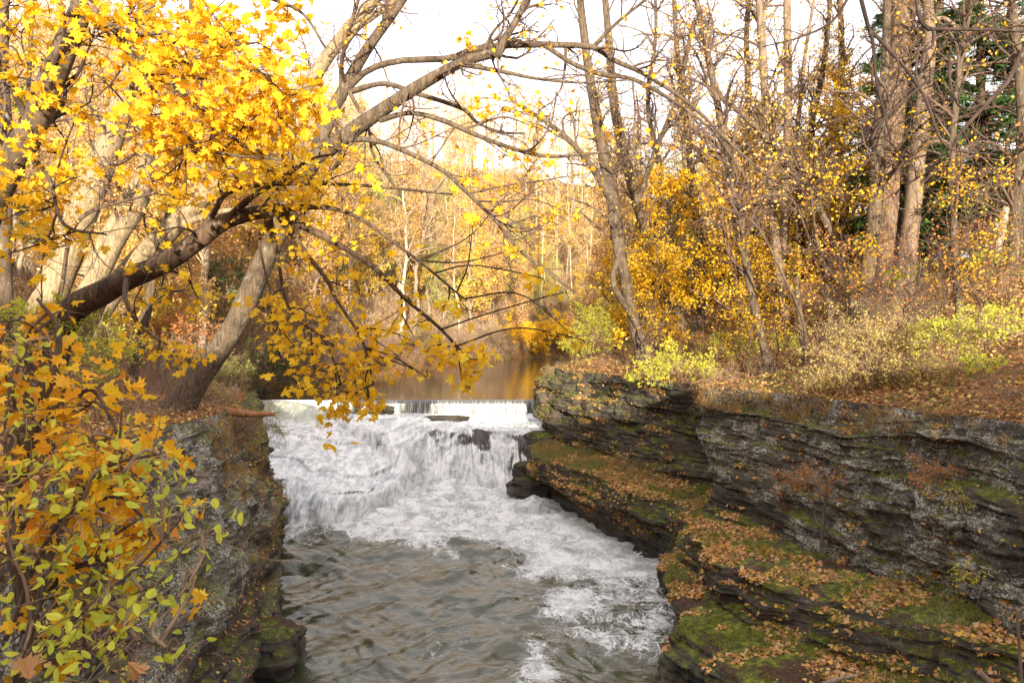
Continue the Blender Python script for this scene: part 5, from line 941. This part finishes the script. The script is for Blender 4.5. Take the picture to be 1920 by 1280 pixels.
l2_ = [tr_(r) for r in ([(40, 1250, 4.6, 5), (150, 1150, 4.5, 4), (260, 1060, 4.5, 3), (350, 960, 4.5, 2)], [(70, 1130, 4.6, 5), (20, 960, 4.7, 4), (10, 800, 4.8, 3), (30, 650, 4.9, 2)], [(40, 1250, 4.6, 4), (150, 1220, 4.4, 3), (250, 1200, 4.3, 2.5), (350, 1225, 4.2, 1.5)], [(190, 1130, 4.5, 3), (300, 1090, 4.5, 2), (350, 1020, 4.6, 2), (415, 990, 4.6, 1.2)], [(10, 1200, 4.6, 5), (90, 1010, 4.7, 4), (210, 860, 4.8, 3), (230, 760, 4.8, 2)])]
tree('shrub', 'yellow-green shrub with small oval leaves tangled in the near left corner', 'shrub', s2, M['twig'], M['brush'], 702, n1=30, L1=(.3, .9), n2=60, L2=(.15, .4), n3=60, L3=(.1, .2), limbs=l2_, clusters=GC, cmul=1.9, cspread=1.25, leaf=M['limeb'], shape=OVATE, csize=.075, minr=.0016, stemn=8, tr=(.1, 1), up=.02)
for i, (px, py, d, sz, lab, nv, mt) in enumerate([(262, 1262, 3.3, .10, 'large tan maple leaf lying curled in the near left corner', (.1, -.8, .6), 'big'), (45, 1235, 3.5, .11, 'large brown maple leaf at the left edge of the view', (.2, -.7, .7), 'big')]):
    c = P(px, py, d); r2 = np.random.default_rng(31+i); V_ = leaves('maple_leaf', np.array([c]), sz, M[mt], MAPLE, r2, .2, c, np.array([nv])); o = link('maple_leaf', V_); o.location = c; tag(o, lab, 'leaf')

# thin dark twigs of a tree overhead reaching in from the upper right
OT = [tr_(r) for r in ([(1600, -60, 7, 4), (1625, 40, 7, 4), (1636, 75, 7, 3.5), (1643, 150, 7, 3), (1655, 200, 7, 2.6), (1670, 262, 7, 1.8)], [(1634, 58, 7, 3.5), (1665, 92, 7, 3.5), (1695, 125, 7, 3), (1735, 185, 7, 3), (1762, 258, 7, 2.6), (1792, 282, 7, 2), (1870, 290, 7, 1.4)],
   [(1719, -40, 7.5, 4.5), (1722, 20, 7.5, 4), (1738, 52, 7.5, 4), (1780, 55, 7.5, 3.5), (1850, 56, 7.5, 3), (1930, 60, 7.5, 2)], [(1750, 56, 7.5, 3), (1749, 82, 7.5, 2.5), (1735, 94, 7.5, 2), (1705, 94, 7.5, 1.5)],
   [(1940, 60, 7.2, 5), (1908, 115, 7.2, 4.5), (1888, 155, 7.2, 4.5), (1850, 195, 7.2, 4), (1796, 256, 7.2, 3), (1780, 300, 7.2, 1.6)], [(1850, 195, 7.2, 2.5), (1800, 200, 7.2, 2), (1780, 140, 7.2, 2), (1785, 70, 7.2, 1.6)],
   [(1670, 262, 7, 1.6), (1640, 290, 7, 1.6), (1600, 325, 7, 1.2)], [(1740, 150, 7, 3), (1700, 185, 7, 2.6), (1655, 225, 7, 2.6), (1634, 262, 7, 1.8)], [(1600, -20, 7, 3), (1560, 40, 7, 2.4), (1500, 70, 7, 1.8), (1430, 88, 7, 1.2)])]
tree('overhanging_branch', 'thin dark crooked twigs hanging from above in front of the right trees', 'branch', [tr_([(1760, -420, 7.4, 12), (1740, -250, 7.4, 9), (1722, -120, 7.4, 6), (1719, -20, 7.5, 4)])], M['twig_dark'], M['twig_dark'], 703, n1=26, L1=(.25, .9), n2=60, L2=(.12, .4), n3=0, limbs=OT, tr=(.2, 1), minr=.0022, up=.02, wob=.16, trbump=0, stemn=8)
# fallen branch on the left rim and a thin dead stem at the right edge
def stick(name, label, rows, mat, cat='branch', k=8):
    p, r = tr_(rows); T = Tubes(); T.add(p, r, k); c = p[0].copy(); o = link(name, T.build(name, mat, c, .1)); o.location = c; tag(o, label, cat)
M['redwood'] = bark_mat('red_dead_wood', (.22, .09, .04), (.42, .20, .09))
stick('fallen_branch', 'reddish fallen branch lying across the left rim toward the falls', [(385, 762, 24.5, 8), (430, 772, 24.6, 8), (470, 776, 24.7, 6), (515, 776, 24.8, 4)], M['redwood'])
stick('dead_stem', 'thin pale dead stem rising along the right edge near the bottom', [(1915, 1290, 7, 3), (1912, 1220, 7, 2.8), (1908, 1160, 7, 2.6), (1916, 1140, 7, 2.4), (1930, 1135, 7, 2.4)], M['bark_pale2'], 'stem')
stick('dead_stem', 'short pale curved twig end at the bottom edge, left of the other', [(1530, 1290, 7, 5), (1560, 1276, 7, 5), (1600, 1266, 7, 3)], M['bark_pale2'], 'twig')
stick('dead_stem', 'blunt pale twig end poking up at the bottom edge near the right corner', [(1875, 1300, 6, 7), (1850, 1275, 6, 7), (1836, 1260, 6, 6)], M['bark_pale2'], 'twig')
stick('dead_stem', 'small dead trunk leaning against the right cliff above the mossy ledge', [(1540, 1035, 20.5, 3.6), (1543, 980, 20.6, 3.4), (1549, 930, 20.7, 3), (1548, 880, 20.8, 2)], M['bark'], 'stem')
# black wire tree guard and the dark fence on the crest of the bank
g = P(1309, 575, 41); gy = 41.0; gx = g[0]; z0 = gnd(gx, gy)-.1; hgt = P(1309, 482, 41)[2]-z0; tg = empty('tree_guard', (gx, gy, z0), 'upright black wire mesh cylinder guarding a young trunk on the right bank', 'tree guard')
T = Tubes(); R_ = .36
for zz in np.arange(.05, hgt, .10): a = np.linspace(0, 2*math.pi, 20); T.add(np.c_[gx+R_*np.cos(a), gy+R_*np.sin(a), z0+zz+0*a], np.full(20, .008), 3)
for a in np.linspace(0, 2*math.pi, 24, endpoint=False): T.add(np.array([[gx+R_*math.cos(a), gy+R_*math.sin(a), z0+h_] for h_ in (0, hgt/2, hgt)]), np.full(3, .008), 3)
link('wire_mesh', T.build('wire_mesh', M['wire'], (gx, gy, z0)), tg)
for sx in (-.42, .34):
    T = Tubes(); T.add(np.array([[gx+sx, gy-.15, z0+h_] for h_ in (0, hgt/2, hgt+.1)]), np.full(3, .025), 6); link('stake', T.build('stake', M['wire'], (gx, gy, z0)), tg)
T = Tubes(); p = smooth([(gx, gy, z0), (gx+.05, gy, z0+1.5), (gx-.02, gy, z0+hgt), (gx+.1, gy, z0+hgt+2.2)], 16); T.add(p, np.linspace(.16, .08, 16), 8); o = link('young_tree', T.build('young_tree', M['bark_dark'], (gx, gy, z0))); o.location = (gx, gy, z0); tag(o, 'young dark trunk standing inside the wire guard', 'tree')
def fence(label, x0, y0, x1, y1, ztop, seed):
    z0 = min(gnd(x0, y0), gnd(x1, y1))-.2; o = empty('fence', (x0, y0, z0), label, 'fence'); n = 6; org = (x0, y0, z0)
    T = Tubes(); T.add(np.linspace((x0, y0, ztop), (x1, y1, ztop), 8), np.full(8, .035), 6); link('rail', T.build('rail', M['wire'], org), o)
    for i in range(n):
        t = i/(n-1); q = np.array([(x0+(x1-x0)*t, y0+(y1-y0)*t, z) for z in np.linspace(z0, ztop+.05, 4)]); T = Tubes(); T.add(q, np.full(4, .035), 6); link('post', T.build('post', M['wire'], org), o)
    T = Tubes(); Ln = math.hypot(x1-x0, y1-y0); k = int(Ln/.09)
    for sgn in (-1, 1):
        for i in range(-int((ztop-z0)/.09), k+int((ztop-z0)/.09)):
            a = i*.09; b = a+sgn*(ztop-z0); u0, u1 = np.clip([a, b], 0, Ln)
            if abs(u1-u0) < .1: continue
            za, zb = z0+(u0-a)*sgn, z0+(u1-a)*sgn; T.add(np.array([(x0+(x1-x0)*u/Ln, y0+(y1-y0)*u/Ln, z) for u, z in ((u0, za), ((u0+u1)/2, (za+zb)/2), (u1, zb))]), np.full(3, .004), 3)
    link('chain_link', T.build('chain_link', M['wire'], org), o)
a = P(1470, 450, 44); b = P(1615, 452, 41); fence('black chain-link fence on the crest behind the slender trunks', a[0], 44, b[0], 41, a[2], 1)
a = P(1700, 462, 36); b = P(1800, 458, 37); fence('low dark fence length right of the pale trunk', a[0], 36, b[0], 37, a[2], 2)

# thin saplings and dry stalks standing about the right bank
SP = [proto('bank_sapling', 801, 5.5, .035, M['bark'], M['twig'], M['rust'], 260, .09, n1=16, n2=50, n3=120, L1=(.5, 1.5)), proto('bank_sapling', 802, 4.0, .028, M['bark_pale2'], M['brush'], M['limeb'], 200, .09, n1=14, n2=50, n3=120, L1=(.5, 1.4)), proto('bank_sapling', 803, 7.0, .05, M['bark_dark'], M['twig'], M['maple'], 900, .12, n1=20, n2=70, n3=200, L1=(.6, 1.8))]
SL = [('thin grey-brown sapling with rusty leaves on the right bank', 'rusty saplings of the right bank'), ('thin pale sapling with lime leaves on the right bank', 'lime saplings of the right bank'), ('slim dark sapling with yellow leaves on the right bank', 'yellow saplings of the right bank')]
PR += SP; LB += [(a, 'sapling', b) for a, b in SL]; c = 0
while c < 34:
    px = rg.uniform(1080, 1920); d = rg.uniform(20, 42); x = (px-960)/F*d; e = float(near(np.array([x]), np.array([d]), EDR)[0][0])
    if x < np.interp(d, RYY, RXX) or e < 1.2: continue
    k = len(PR)-3+rg.choices((0, 1, 2), (3, 2, 3))[0]; copy_thing(k, (x, d, gnd(x, d)-.1), rg.uniform(0, 6.28), rg.uniform(.5, 1.1), tilt=(rg.gauss(0, .10), rg.gauss(0, .12))); c += 1
